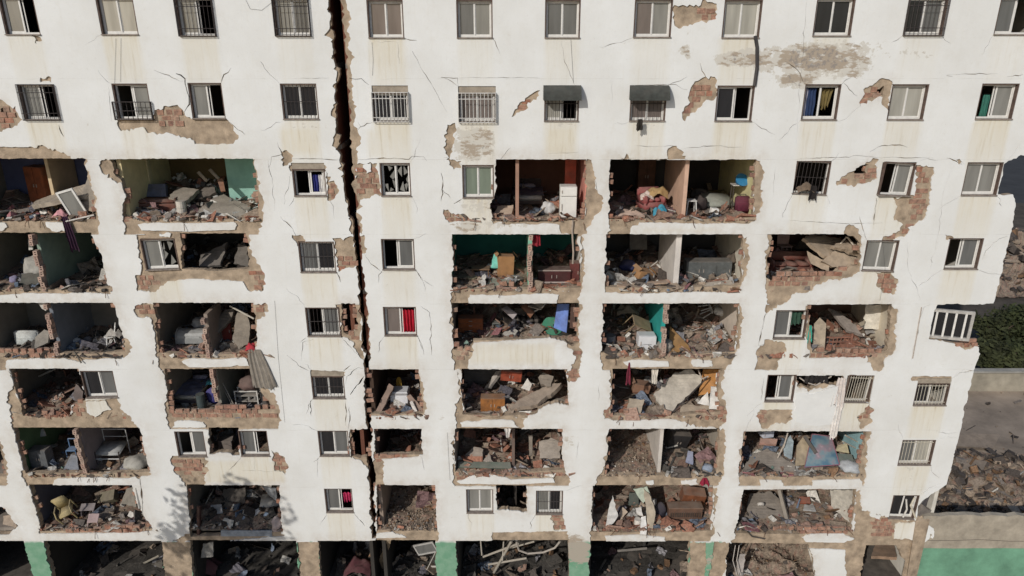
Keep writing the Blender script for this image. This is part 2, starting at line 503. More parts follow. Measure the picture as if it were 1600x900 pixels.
# fine cracks: points and width in metres
CRACKS = [
 ([(455,248),(490,248),(530,250)],.035),([(560,250),(600,247),(640,249),(645,244),(664,245)],.03),([(470,122),(515,122)],.02),([(546,122),(556,124),(566,123),(578,133)],.045),
 ([(690,121),(716,122),(717,134)],.035),([(717,122),(760,121),(845,122)],.014),([(420,250),(428,290),(430,330)],.016),([(457,270),(448,300),(445,320)],.022),
 ([(690,270),(693,290),(690,315)],.04),([(692,296),(705,310)],.03),([(570,396),(580,412),(600,426)],.025),([(651,421),(662,440),(665,456)],.022),
 ([(658,478),(672,488),(674,515),(675,555)],.026),([(654,527),(661,546)],.03),([(490,530),(474,535),(472,565)],.018),([(541,600),(543,588),(556,577),(571,575)],.05),([(548,617),(570,588)],.06),
 ([(1262,-10),(1245,225)],.014),([(878,62),(882,90),(892,118),(900,136)],.016),([(645,80),(700,176)],.014),([(1320,130),(1328,140),(1341,150)],.026),([(1345,165),(1322,186),(1310,190)],.016),
 ([(1240,302),(1230,322),(1224,340)],.04),([(1213,262),(1210,290),(1208,310)],.014),([(1490,250),(1475,300),(1466,370),(1450,440)],.012),([(1418,376),(1420,420),(1440,470)],.012),
 ([(1455,476),(1445,480),(1438,498),(1432,530),(1425,562)],.035),([(1535,408),(1541,392),(1563,373),(1576,369)],.028),([(1488,592),(1500,583),(1528,579)],.035),([(1468,675),(1485,678),(1502,675)],.035),
 ([(276,115),(290,123),(296,150),(293,168),(287,180)],.06),([(730,790),(733,810),(738,822)],.03),([(497,716),(497,745)],.03),([(660,714),(664,735)],.03),([(93,195),(101,214)],.05),
 ([(170,135),(173,165),(176,190)],.02),([(855,240),(905,238)],.012),([(985,133),(1050,132),(1075,140)],.02),([(1250,248),(1310,246),(1340,243),(1380,247)],.02),([(1380,246),(1460,247)],.02),
 ([(1480,247),(1490,250),(1505,257)],.04),([(1360,237),(1378,228),(1400,227),(1420,231)],.03),([(1370,310),(1366,352)],.05),([(1200,480),(1186,540)],.045),([(1195,590),(1190,625)],.02),
 ([(663,245),(668,252)],.035),([(585,66),(622,66),(625,100)],.008),([(1180,640),(1168,670),(1160,690)],.02),([(470,535),(480,527)],.016),([(488,578),(482,570),(478,569)],.02),
 ([(486,626),(488,640),(487,650)],.05),([(541,628),(541,665)],.03),([(380,735),(445,737)],.02),([(219,745),(222,765),(224,800)],.06),([(938,600),(936,625)],.02),([(905,690),(901,720)],.015),([(957,125),(957,165)],.01),
 ([(1575,120),(1600,116)],.03),([(1480,117),(1560,115)],.015),([(395,690),(400,740)],.01),([(930,280),(935,300)],.03),([(560,190),(566,200)],.02),([(1225,345),(1260,346),(1330,350),(1380,348)],.02),([(600,425),(650,424)],.015),
 ([(443,240),(425,245),(421,262)],.014),([(1475,760),(1440,765),(1410,768)],.015),([(1490,120),(1480,118)],.04),([(990,228),(1020,229),(1060,228)],.012),([(1070,232),(1100,228),(1160,230)],.03),
]
OUTLINE_R = [(1690,-120),(1663,-20),(1632,115),(1604,243),(1596,242),(1570,256),(1560,304),(1584,304),(1588,318),(1586,335),(1580,365),(1555,470),(1553,474),(1466,476),(1460,492),(1452,530),(1500,538),(1531,540),(1530,560),(1522,582),(1500,680),(1480,757),(1456,772),(1436,790),(1432,813),(1460,826),(1458,850),(1449,900),(1430,1010)]
# ------------------------------------------------------------------ the building: front wall as two layers (masonry, render)
rng = random.Random(11)
def facade(poly, amp=.055, step=.07): return [tuple(p) for p in jag([XZ(*p) for p in poly], amp, step, rng)]
WH = 1.19
def win_rect(w):
    r, xl, xr, yb = w
    a, b = P(xl, yb), P(xr, yb)
    return (a.x, b.x, a.z, a.z + WH)
RECTS = [win_rect(w) for w in WIN]
RECTP = [[(a, c), (b, c), (b, d), (a, d)] for a, b, c, d in RECTS]
openP = [facade(p, .07) for p in OPEN[:-1]] + [facade(OPEN[-1], .10, .085)]
TOPS = (248, 365, 474, 577, 669, 758, 845)
def snap(p): return [(x, next((t + 2 for t in TOPS if t - 6 <= y <= t), y)) for x, y in p]
BARE = [snap(p) for p in BARE]
bareP = [facade(p, .15 if p[0] == (511, -60) else .11) for p in BARE]
keepP = [facade(p, .06) for p in KEEP]
crackP = []
_cr = random.Random(23)
def _px(x, z):                                        # back from the plane to survey units, for cracks that start at a window corner
    d = Vector((x, 0, z)) - Vector((0, -DIST, EYE)); c_, s_ = math.cos(PITCH), math.sin(PITCH)
    f_ = d.y * c_ - d.z * s_; u_ = d.y * s_ + d.z * c_
    return (CX + F_PX * d.x / f_, 450 - F_PX * u_ / f_)
for (x0_, x1_, z0_, z1_), w_ in zip(RECTS, WIN):
    for cx_, sx_ in ((x0_, -1), (x1_, 1)):
        for cz_, sz_ in ((z0_, -1), (z1_, 1)):
            if _cr.random() < (.30 if w_[0] < 2 else .6):
                L__ = _cr.uniform(.3, 1.05); a_ = _cr.uniform(.25, 1.35)
                p1 = (cx_ + sx_ * L__ * .5 * math.cos(a_), cz_ + sz_ * L__ * .5 * math.sin(a_)); a2 = a_ + _cr.uniform(-.6, .6)
                p2 = (p1[0] + sx_ * L__ * .6 * math.cos(a2), p1[1] + sz_ * L__ * .6 * math.sin(a2))
                CRACKS.append(([_px(cx_, cz_), _px(*p1), _px(*p2)], _cr.uniform(.012, .034)))
for pts, w in CRACKS:
    line = jag([XZ(*p) for p in pts], .05, .12, rng, closed=False, flat=.5) + [Vector(XZ(*pts[-1]))]
    n = len(line)
    L_, R_ = [], []
    for i, p in enumerate(line):
        d = (line[min(i + 1, n - 1)] - line[max(i - 1, 0)]).normalized()
        q = Vector((-d.y, d.x))
        ww = w * .5 * (.25 + 1.3 * abs(noise.noise((p.x * 2.3, p.y * 2.3, 4.0))) * 1.6) * min(1, .3 + 3 * min(i, n - 1 - i) / n)
        L_.append(tuple(p + q * ww)); R_.append(tuple(p - q * ww))
    crackP.append(L_ + R_[::-1])
LEFT_X, TOP_Z, BOT_Z = -27.0, 28.5, -0.2
rightL = [Vector(XZ(*p)) for p in OUTLINE_R]
rightL = jag(rightL, .05, .08, rng, closed=False, flat=1) + [rightL[-1]]
outline = [(LEFT_X, BOT_Z), (LEFT_X, TOP_Z)] + [tuple(p) for p in rightL if BOT_Z < p.y < TOP_Z] + [(rightL[-1].x, BOT_Z)]

def inside(poly, X, Y):
    poly = np.asarray(poly)
    res = np.zeros(len(X), bool)
    mnx, mny = poly.min(0); mxx, mxy = poly.max(0)
    idx = np.nonzero((X >= mnx) & (X <= mxx) & (Y >= mny) & (Y <= mxy))[0]
    if len(idx) == 0: return res
    x, y = X[idx], Y[idx]
    c = np.zeros(len(idx), bool)
    j = len(poly) - 1
    for i in range(len(poly)):
        xi, yi = poly[i]; xj, yj = poly[j]
        if yi != yj:
            c ^= ((yi > y) != (yj > y)) & (x < (xj - xi) * (y - yi) / (yj - yi) + xi)
        j = i
    res[idx] = c
    return res
def sheet(name, polys, keep_fn, y0, y1, grid, back):
    vs, es = [], []
    for p in polys:
        k = len(vs); n = len(p)
        vs += [Vector(q) for q in p]
        es += [(k + i, k + (i + 1) % n) for i in range(n)]
    if grid:
        nx, nz = int((18.4 - LEFT_X) / grid), int((TOP_Z - BOT_Z) / grid)
        gr = random.Random(3)
        for i in range(nx):
            for j in range(nz):
                vs.append(Vector((LEFT_X + (i + .5 + gr.uniform(-.2, .2)) * grid, BOT_Z + (j + .5 + gr.uniform(-.2, .2)) * grid)))
    V, E, F, _, _, _ = geometry.delaunay_2d_cdt(vs, es, [], 0, 1e-4)
    V = np.array([(v.x, v.y) for v in V]); F = np.array([tuple(f) for f in F])
    c = V[F].mean(1)
    F = F[keep_fn(c[:, 0], c[:, 1])]
    a = V[F[:, 0]]; b = V[F[:, 1]]; d = V[F[:, 2]]
    ar = (b[:, 0] - a[:, 0]) * (d[:, 1] - a[:, 1]) - (b[:, 1] - a[:, 1]) * (d[:, 0] - a[:, 0])
    F = np.where((ar > 0)[:, None], F, F[:, ::-1])
    used = np.unique(F); rm = -np.ones(len(V), int); rm[used] = np.arange(len(used))
    V = V[used]; F = rm[F]
    e = np.concatenate([F[:, [0, 1]], F[:, [1, 2]], F[:, [2, 0]]])
    n = len(V)
    key = e[:, 0] * n + e[:, 1]; rev = e[:, 1] * n + e[:, 0]
    bd = e[~np.isin(key, rev)]
    bv = np.unique(bd); bm_ = -np.ones(n, int)
    v3 = np.column_stack([V[:, 0], np.full(n, y0), V[:, 1]])
    if back:
        allv = np.concatenate([v3, v3 + (0, y1 - y0, 0)])
        bm_ = np.arange(n) + n
        tris = np.concatenate([F, F[:, ::-1] + n])
    else:
        bm_[bv] = np.arange(len(bv)) + n
        allv = np.concatenate([v3, v3[bv] + (0, y1 - y0, 0)])
        tris = F
    quads = np.column_stack([bd[:, 1], bd[:, 0], bm_[bd[:, 0]], bm_[bd[:, 1]]])
    me = bpy.data.meshes.new(name)
    me.from_pydata(allv.tolist(), [], tris.tolist() + quads.tolist())
    return me, allv
building = empty('apartment_building', 'tall white apartment block with its front shaken open and one long crack', 'building', (0, 0, 0))

allO = openP + RECTP
def keep_masonry(X, Z):
    k = inside(outline, X, Z)
    for p in allO: k &= ~inside(p, X, Z)
    for p in cutC: k &= ~inside(p, X, Z)
    return k
cutC = [crackP[i] for i in range(len(CRACKS)) if CRACKS[i][1] >= .045]
def keep_render(X, Z):
    k = inside(outline, X, Z)
    for p in bareP: k &= ~inside(p, X, Z)
    for p in keepP: k |= inside(p, X, Z)
    for p in allO + crackP: k &= ~inside(p, X, Z)
    return k
me, av = sheet('masonry_wall', [outline] + allO + cutC, keep_masonry, .051, .27, 0, True)
m_cement = mat('bare_cement', (.385, .30, .215), .95, .3, 2.6, 0, .5, 18)
masonry = link_mesh('masonry_wall', me, m_cement, building)

# render: white paint that is stained under the sills, peeling by the leaks, green on the ground-floor piers
me, av = sheet('rendered_wall', [outline] + allO + bareP + keepP + crackP, keep_render, 0.0, .05, .13, False)
n = len(av)
stain = np.zeros(n); peel = np.zeros(n); green = np.zeros(n)
X_, Z_ = av[:, 0], av[:, 2]
for w, (a, b, c, d) in zip(WIN, RECTS):
    rr = random.Random(int(a * 100))
    s = rr.uniform(.55, 1.0) * (1.0 if w[0] not in (0,) else rr.uniform(.35, 1))
    u = np.clip(np.minimum(X_ - a + .05, b + .05 - X_) / .12, 0, 1)
    t = np.clip((c - Z_) / 1.5, 0, 1)
    stain = np.maximum(stain, s * u * np.where((Z_ < c) & (Z_ > c - 1.55), 1 - .55 * t, 0))
for (x0, x1, y0, y1, s) in [(440, 500, 195, 245, .9), (575, 640, 200, 250, .6), (850, 905, 195, 245, .9), (730, 870, 535, 572, .7), (320, 445, 718, 757, .8), (1000, 1120, 355, 366, .5), (500, 590, 838, 800, .6), (850, 1200, 240, 249, .35)]:
    a, b = P(x0, y1), P(x1, y0)
    u = np.clip(np.minimum(X_ - a.x, b.x - X_) / .15, 0, 1) * np.clip(np.minimum(Z_ - a.z, b.z - Z_) / .15, 0, 1)
    stain = np.maximum(stain, s * u)
for (x, y, rx, rz, s) in [(1165, 92, 1.3, .32, .85), (1205, 95, .7, .6, .55), (1275, 92, 1.7, .6, 1.0), (1245, 125, .75, .35, .9), (1330, 100, .9, .6, .7), (1400, 85, 1.2, .2, .35), (1440, 86, .6, .15, .4), (1073, 80, .25, .3, .7), (1330, 72, 1.3, .25, .5),
                      (742, 225, .9, .75, .75), (745, 320, .7, .5, .5), (745, 350, 1.0, .2, .6), (800, 352, 1.0, .14, .5), (1430, 320, .5, .4, .3), (730, 357, .6, .2, .7), (640, 312, .9, .1, .4), (485, 198, .7, .12, .5), (885, 195, .5, .12, .4), (1012, 195, .5, .12, .5), (890, 690, .3, .6, .4), (900, 860, .8, .9, 1.0), (930, 880, .3, .5, 1.0), (1110, 880, .3, .7, .5), (690, 650, .2, .3, .3), (1425, 735, .25, .6, .3), (50, 140, .5, .1, .3)]:
    p = P(x, y)
    q = ((X_ - p.x) / rx) ** 2 + ((Z_ - p.z) / rz) ** 2
    peel = np.maximum(peel, s * np.clip(1.25 - q, 0, 1))
green[(Z_ < 2.9) & (X_ < 9.0)] = 1
def put_attr(me, name, arr):
    a = me.attributes.new(name, 'FLOAT', 'POINT'); a.data.foreach_set('value', arr.astype(np.float32))
from mathutils import kdtree
pts_ = [q for p in openP[:-1] for q in p]
kd = kdtree.KDTree(len(pts_))
for i_, q in enumerate(pts_): kd.insert((q[0], q[1], 0), i_)
kd.balance()
dust_ = np.array([max(0.0, 1 - kd.find((x, z, 0))[2] / .55) for x, z in zip(X_, Z_)])
put_attr(me, 'dust', dust_)
put_attr(me, 'stain', stain); put_attr(me, 'peel', peel); put_attr(me, 'green', green)
m = bpy.data.materials.new('white_render'); m.use_nodes = True
t = m.node_tree; N, L = t.nodes, t.links
b = N['Principled BSDF']; b.inputs['Roughness'].default_value = .85; b.inputs['Specular IOR Level'].default_value = .2
geo = N.new('ShaderNodeNewGeometry')
def noise_node(scale, detail=6, vec=None, rough=.6):
    q = N.new('ShaderNodeTexNoise'); q.inputs['Scale'].default_value = scale; q.inputs['Detail'].default_value = detail; q.inputs['Roughness'].default_value = rough
    L.new(vec or geo.outputs['Position'], q.inputs['Vector']); return q.outputs[0]
def math_node(op, a, b_=None, clamp=False):
    q = N.new('ShaderNodeMath'); q.operation = op; q.use_clamp = clamp
    for i, x in enumerate((a, b_)):
        if x is None: continue
        if isinstance(x, (int, float)): q.inputs[i].default_value = x
        else: L.new(x, q.inputs[i])
    return q.outputs[0]
def ramp(x, a, b_, c=0, d=1):
    q = N.new('ShaderNodeMapRange'); q.inputs[1].default_value = a; q.inputs[2].default_value = b_; q.inputs[3].default_value = c; q.inputs[4].default_value = d
    L.new(x, q.inputs[0]); return q.outputs[0]
def mixc(f, a, b_):
    q = N.new('ShaderNodeMix'); q.data_type = 'RGBA'
    if isinstance(f, (int, float)): q.inputs[0].default_value = f
    else: L.new(f, q.inputs[0])
    for i, x in ((6, a), (7, b_)):
        if isinstance(x, tuple): q.inputs[i].default_value = (*x, 1)
        else: L.new(x, q.inputs[i])
    return q.outputs[2]
def at_node(nm):
    q = N.new('ShaderNodeAttribute'); q.attribute_name = nm; return q.outputs['Fac']
mp = N.new('ShaderNodeMapping'); mp.inputs['Scale'].default_value = (3.2, 1, .22); L.new(geo.outputs['Position'], mp.inputs[0])
streak = noise_node(2.2, 7, mp.outputs[0], .7)
col = mixc(ramp(noise_node(.5, 5), .3, .7), (.66, .655, .625), (.75, .755, .74))
col = mixc(ramp(noise_node(1.7, 8, None, .75), .52, .75, 0, .45), col, (.62, .60, .545))
col = mixc(ramp(noise_node(9, 6), .58, .75, 0, .28), col, (.52, .49, .43))
col = mixc(ramp(streak, .55, .8, 0, .30), col, (.60, .565, .48))
st = math_node('MULTIPLY', at_node('stain'), ramp(streak, .25, .65, .35, 1.0), True)
col = mixc(math_node('MULTIPLY', st, .95), col, (.64, .58, .445))
ds = math_node('MULTIPLY', at_node('stain'), ramp(streak, .54, .70), True)
col = mixc(math_node('MULTIPLY', ds, .48), col, (.36, .30, .22))
du = math_node('MULTIPLY', at_node('dust'), ramp(noise_node(2.6, 7, None, .7), .36, .68), True)
col = mixc(math_node('MULTIPLY', du, .62), col, (.47, .40, .32))
pn = math_node('ADD', noise_node(3.4, 8, None, .7), math_node('MULTIPLY', at_node('peel'), .36))
col = mixc(ramp(pn, .66, .70, 0, .85), col, (.55, .52, .46))
mph = N.new('ShaderNodeMapping'); mph.inputs['Scale'].default_value = (.75, 1, 1.9); L.new(geo.outputs['Position'], mph.inputs[0])
pn2 = math_node('ADD', noise_node(2.3, 8, mph.outputs[0], .66), math_node('MULTIPLY', at_node('peel'), .3))
col = mixc(ramp(pn2, .70, .755, 0, .9), col, (.36, .295, .225))
pn3 = math_node('ADD', noise_node(6.3, 8, None, .7), math_node('MULTIPLY', at_node('peel'), .3))
col = mixc(ramp(pn3, .80, .86, 0, .6), col, (.20, .19, .19))
sxyz = N.new('ShaderNodeSeparateXYZ'); L.new(geo.outputs['Position'], sxyz.inputs[0])
wob = math_node('MULTIPLY', noise_node(1.2, 4), .10)
zz = math_node('ADD', sxyz.outputs[2], wob)
fr_ = math_node('FRACT', math_node('DIVIDE', math_node('SUBTRACT', zz, 3.02), 2.7))
ln = math_node('MULTIPLY', ramp(fr_, .0, .006, 1, 0), ramp(noise_node(1.6, 4), .42, .62), True)
col = mixc(math_node('MULTIPLY', ln, .55), col, (.30, .27, .23))
spl = ramp(noise_node(3.7, 9, None, .82), .66, .72)
col = mixc(math_node('MULTIPLY', spl, .6), col, (.45, .41, .35))
gc = mixc(ramp(noise_node(2.5, 6), .4, .6), (.15, .31, .20), (.21, .36, .25))
gc = mixc(ramp(pn2, .66, .70), gc, (.38, .34, .28))
col = mixc(at_node('green'), col, gc)
L.new(col, b.inputs['Base Color'])
bp = N.new('ShaderNodeBump'); bp.inputs['Strength'].default_value = .35; bp.inputs['Distance'].default_value = .02
L.new(noise_node(7, 8, None, .7), bp.inputs['Height']); L.new(bp.outputs[0], b.inputs['Normal'])
render_wall = link_mesh('rendered_wall', me, m, building)

# ---------------------------------------------------------------- bricks laid bare
def hollow_mesh(name, sx, sy, sz, end=False):         # hollow clay block: two cells sunk in its visible face
    q = MB(); hx, hz = sx / 2, sz / 2
    if not end:
        q.box((0, 0, 0), (sx, sy, sz))
        for k in (-1, 1): q.box((0, -sy / 2, k * sz * .17), (sx * .98, .012, sz * .08))
    else:
        t = .042
        q.box((0, sy * .2, 0), (sx, sy * .6, sz))
        for x in (-hx + t / 2, hx - t / 2): q.box((x, -sy * .3, 0), (t, sy * .4, sz))
        for z in (-hz + t / 2, 0, hz - t / 2): q.box((0, -sy * .3, z), (sx - 2 * t, sy * .4, t))
    me = bpy.data.meshes.new(name)
    me.from_pydata([tuple(p) for p in q.v], [], q.f)
    bm = bmesh.new(); bm.from_mesh(me); bmesh.ops.recalc_face_normals(bm, faces=bm.faces); bm.to_mesh(me); bm.free()
    return me
m_bricks = [mat('clay_brick', c, .95, .4, 6, .5, .6, 30) for c in ((.36, .155, .095), (.37, .20, .135), (.31, .15, .105), (.38, .24, .17))]
BME = []
for mm in m_bricks:
    for dims in ((.285, .09, .175), (.2, .09, .175), (.285, .09, .15)):
        q = hollow_mesh('brick', *dims); q.materials.append(mm); BME.append(q)
BEND = []
for mm in m_bricks:
    q = hollow_mesh('brick', .145, .24, .19, True); q.materials.append(mat('limed_brick', tuple(.45 * a_ + .55 * b_ for a_, b_ in zip(mm.node_tree.nodes['Mix'].inputs[7].default_value[:3], (.42, .36, .31))), .95, .3, 8, .3, .4, 30)); BEND.append(q)
brick_count, late, prio = 0, MB(), []
def lay_brick(me, loc, rot, parent=None):
    global brick_count
    if brick_count < 298:
        o = bpy.data.objects.new('brick', me); COL.objects.link(o)
        o.parent = parent or building; o.location = loc; o.rotation_euler = rot
        brick_count += 1
    else:
        M_ = Matrix.Translation(loc) @ Euler(rot).to_matrix().to_4x4()
        late.add([v.co for v in me.vertices], [list(p.vertices) for p in me.polygons], M_)
todo = []
for poly in BRICK:
    pz = np.array([XZ(*p) for p in poly])
    (x0, z0), (x1, z1) = pz.min(0), pz.max(0)
    j = 0; z = z0 + .06
    while z < z1 + .05:
        x = x0 + (.07 if j % 2 else .2)
        while x < x1 + .1:
            if inside(pz, np.array([x]), np.array([z]))[0] and not any(inside(o, np.array([x]), np.array([z]))[0] for o in RECTP) and R.random() < .93:
                todo.append((R.choice(BME), (x, .078 + R.uniform(-.016, .016), z), (R.uniform(-.05, .05), R.uniform(-.04, .04), R.uniform(-.09, .09))))
            x += .30
        z += .19; j += 1

# ---------------------------------------------------------------- floors, party walls and back walls
BAY = {'Z': (-26.8, -20.7), 'A': (-20.1, -14.72), 'B': (-13.78, -8.92), 'C': (-8.3, -6.15), 'J': (-5.45, -3.2), 'D': (-2.3, 2.6), 'E': (3.42, 8.72), 'F': (9.25, 14.55), 'G': (15.15, 17.7)}
m_slab = mat('raw_concrete', (.24, .21, .18), .95, .25, 2.5, .3, .4, 14)
def add_box(name, x0, x1, y0, y1, z0, z1, m, parent=building):
    return MB().box(((x0 + x1) / 2, (y0 + y1) / 2, (z0 + z1) / 2), (x1 - x0, y1 - y0, z1 - z0)).build(name, m, parent)
for r in range(0, 8):
    for x0, x1 in ((LEFT_X, -5.95), (-5.6, 17.86 if r not in (3,) else 17.7)):
        add_box('floor_slab', x0, x1, .271, 9.6, zf(r) - .16, zf(r), m_slab)
add_box('roof_slab', LEFT_X, 17.9, .271, 9.6, zf(0) + 2.7 - .16, zf(0) + 2.72, m_slab)
add_box('rear_wall', LEFT_X, 17.9, 9.61, 9.8, 0, TOP_Z, m_slab)
def pc(h): return mat('wall_paint', lin(h) if isinstance(h, str) else h, .85, .14, 1.3, 0, .12, 9)
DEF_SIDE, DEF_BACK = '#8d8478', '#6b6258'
SIDE = {('A', 6): ('#5a7454', None), ('A', 3): (None, '#75857a'), ('A', 2): (None, '#9a938c'), ('A', 7): ('#6d6a74', None), ('B', 5): (None, '#8c9488'), ('D', 2): ('#7a5a48', '#c98a7c'), ('D', 3): ('#4a8474', '#d5cfc6'),
        ('D', 4): (None, '#b9b2a8'), ('E', 2): ('#6b5b4c', '#d9cf9e'), ('E', 3): ('#54504c', '#d8d0bf'), ('E', 4): (None, '#d6c7b8'), ('E', 5): (None, '#d8a058'), ('E', 6): (None, '#a89f92'), ('E', 7): (None, '#cfc9c2'),
        ('F', 4): (None, '#cfc3ae'), ('F', 6): (None, '#9dc0c4'), ('F', 7): (None, '#c9c3b6'), ('J', 7): ('#9a8a7c', None), ('J', 5): ('#4a3a30', '#5a4032'), ('J', 6): ('#4a3a34', '#54443a'), ('A', 4): (None, None), ('B', 2): ('#d8c79c', '#77c9b4'), ('D', 5): (None, '#8a8074'), ('F', 3): ('#5a4a40', None)}
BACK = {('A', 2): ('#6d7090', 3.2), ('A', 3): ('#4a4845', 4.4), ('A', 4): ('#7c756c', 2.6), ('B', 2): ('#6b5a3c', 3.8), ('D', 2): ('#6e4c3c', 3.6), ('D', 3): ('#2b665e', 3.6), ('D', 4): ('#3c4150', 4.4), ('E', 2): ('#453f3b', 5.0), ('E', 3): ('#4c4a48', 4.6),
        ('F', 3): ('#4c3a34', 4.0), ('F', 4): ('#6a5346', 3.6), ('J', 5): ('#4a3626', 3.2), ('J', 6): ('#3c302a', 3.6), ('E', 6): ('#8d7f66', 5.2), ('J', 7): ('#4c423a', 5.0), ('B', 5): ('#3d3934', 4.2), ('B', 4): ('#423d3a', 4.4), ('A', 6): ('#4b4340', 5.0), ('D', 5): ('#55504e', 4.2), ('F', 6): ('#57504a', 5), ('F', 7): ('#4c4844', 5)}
o = MB().box(((LEFT_X + 17.9) / 2, 5, .03), (17.9 - LEFT_X, 9.5, .06)).build('ground_floor_slab', mat('near_black_floor', (.045, .042, .038), .95, .4, 1.2, .25, .4, 10), building)  # ground floor given a near-black tone
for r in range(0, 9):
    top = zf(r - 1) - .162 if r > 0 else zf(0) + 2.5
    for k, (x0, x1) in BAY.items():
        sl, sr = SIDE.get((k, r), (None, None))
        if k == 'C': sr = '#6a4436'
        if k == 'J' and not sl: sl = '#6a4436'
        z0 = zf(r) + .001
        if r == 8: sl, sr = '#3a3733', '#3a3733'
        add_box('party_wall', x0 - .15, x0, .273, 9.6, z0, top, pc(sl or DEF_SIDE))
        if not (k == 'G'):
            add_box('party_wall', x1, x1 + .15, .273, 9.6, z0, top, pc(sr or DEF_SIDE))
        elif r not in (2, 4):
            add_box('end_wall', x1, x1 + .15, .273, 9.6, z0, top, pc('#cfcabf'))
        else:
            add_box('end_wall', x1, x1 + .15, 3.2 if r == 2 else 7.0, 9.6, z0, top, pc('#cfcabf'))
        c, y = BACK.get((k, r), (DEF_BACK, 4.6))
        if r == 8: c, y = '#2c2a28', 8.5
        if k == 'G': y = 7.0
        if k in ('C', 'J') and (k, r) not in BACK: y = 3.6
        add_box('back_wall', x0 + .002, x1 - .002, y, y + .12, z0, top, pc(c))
# the torn faces of the joint
for r in range(0, 8):
    top = zf(r - 1) - .162 if r > 0 else zf(0) + 2.5

# partition walls broken off at the front, each with the hollow bricks of its end showing
def partition(r, px, py, h, y0=.28, y1=4.4, col='#a99c90', th=.12, bricks=True, frac=1.0, lean=0.0):
    x = P(px, py, y0).x
    z0 = zf(r) + .002
    top = zf(r - 1) - .163 if h is None else zf(r) + h
    o = MB().box((x, (y0 + y1) / 2, (z0 + top) / 2), (th, y1 - y0, top - z0)).build('partition_wall', pc(col), building)
    if bricks:
        z = z0 + .1; i = 0
        while z < min(z0 + (top - z0) * frac, zc(r)) - .10:
            if R.random() < .86:
                prio.append((R.choice(BEND), (x + R.uniform(-.03, .03), .11 + R.uniform(-.03, .07), z), (R.uniform(-.06, .06), R.uniform(-.09, .09), R.uniform(-.22, .22))))
            z += .2; i += 1
    return x
PX = {}
PX['E2'] = partition(2, 1068, 342, None, .3, 3.6, '#c9a791', .14, False)
PX['D2'] = partition(2, 809, 342, None, .29, 3.6, '#a3806e', .12, False)
PX['A3'] = partition(3, 77, 450, None, .3, 4.2, '#8a9a8c', .13, True)
PX['D3'] = partition(3, 829, 448, None, .3, 3.5, '#7fb49c', .16, True)
PX['E3'] = partition(3, 1056, 448, None, .3, 3.2, '#cfc8c0', .2, False)
PX['A4'] = partition(4, 96, 548, None, .3, 2.6, '#777c84', .13, True)
PX['B4'] = partition(4, 331, 550, 1.7, .3, 1.6, '#8d7f74', .14, True)
PX['E4'] = partition(4, 1034, 550, None, .4, 4.2, '#2f9c96', .15, True)
PX['B5'] = partition(5, 347, 642, None, .35, 3.0, '#8d8a80', .14, True)
PX['A6'] = partition(6, 140, 738, None, .3, 4.6, '#8b8080', .15, True)
PX['E6'] = partition(6, 1030, 740, None, .3, 3.4, '#c9c1b8', .14, False)
PX['D6'] = partition(6, 803, 738, None, .5, 3.8, '#6d5d55', .12, False)
partition(2, 92, 340, None, 1.5, 3.1, '#c9b494', .12, False)
partition(4, 1376, 546, None, 1.0, 3.5, '#d2c6b4', .12, False)
partition(6, 1222, 740, None, 2.6, 5, '#5f5a58', .12, False)
partition(7, 806, 795, None, 1.2, 4, '#453f3a', .12, False)
partition(8, 1000, 950, None, 3, 9, '#3c3a38', .12, False)

# toothed brick ends left standing along the sides of the holes
for poly in OPEN[:-1]:
    n_ = len(poly)
    for i_ in range(n_):
        (ax, ay), (bx_, by_) = poly[i_], poly[(i_ + 1) % n_]
        if abs(by_ - ay) < 14 or abs(bx_ - ax) > abs(by_ - ay) or ay > 835 or abs(ax) > 1500 or ax < 0: continue
        pa_, pb_ = Vector(XZ(ax, ay)), Vector(XZ(bx_, by_))
        k_ = int((pb_ - pa_).length / .2)
        for j_ in range(k_):
            if R.random() < .42:
                q_ = pa_ + (pb_ - pa_) * ((j_ + .5) / k_)
                todo.append((R.choice(BME), (q_.x + R.uniform(-.05, .05), .15 + R.uniform(-.02, .05), q_.y), (R.uniform(-.1, .1), R.uniform(-.12, .12), R.uniform(-.15, .15))))
# ledges: the last course of the fallen infill walls along the floor edges
for r, x0, x1, y, n in ((2, 955, 1175, 341, .3), (2, 775, 910, 343, .35), (3, 712, 900, 449, .75), (3, 1160, 955, 446, .55), (4, 712, 740, 546, .9), (4, 945, 1000, 549, .8), (4, 1060, 1148, 550, .4), (5, 270, 428, 642, .9), (4, 2, 88, 548, .9), (4, 130, 192, 548, .6), (3, 90, 168, 449, .6), (7, 70, 236, 827, .5), (7, 1180, 1328, 830, .8),
                        (7, 930, 955, 829, .9), (7, 1040, 1110, 829, .7), (6, 715, 800, 737, .6), (6, 60, 230, 738, .4), (5, 958, 1120, 647, .5), (2, 200, 400, 341, .6), (3, 290, 388, 420, .6), (4, 250, 395, 550, .5), (6, 1165, 1340, 740, .4), (5, 725, 830, 647, .6), (5, 580, 660, 645, .8), (7, 592, 680, 827, .5), (4, 1274, 1385, 548, .9), (5, 36, 112, 650, .7), (2, 5, 145, 342, .5)):
    a, b = sorted((P(x0, y).x, P(x1, y).x))
    x = a
    while x < b:
        if R.random() < n * .75:
            k = R.random() < .35
            todo.append((R.choice(BME), (x + R.uniform(-.03, .03), .12 + R.uniform(-.03, .10), zf(r) + .08 + R.uniform(-.01, .03)), (R.uniform(-.3, .3) + (.9 if k and R.random() < .3 else 0), R.uniform(-.2, .2), R.uniform(-.5, .5))))
            if R.random() < n * .35:
                todo.append((R.choice(BME), (x + R.uniform(-.1, .1), .14 + R.uniform(-.03, .10), zf(r) + .26), (R.uniform(-.2, .2), R.uniform(-.25, .25), R.uniform(-.5, .5))))
        x += .31
R.shuffle(todo)
for q in prio + todo: lay_brick(*q)
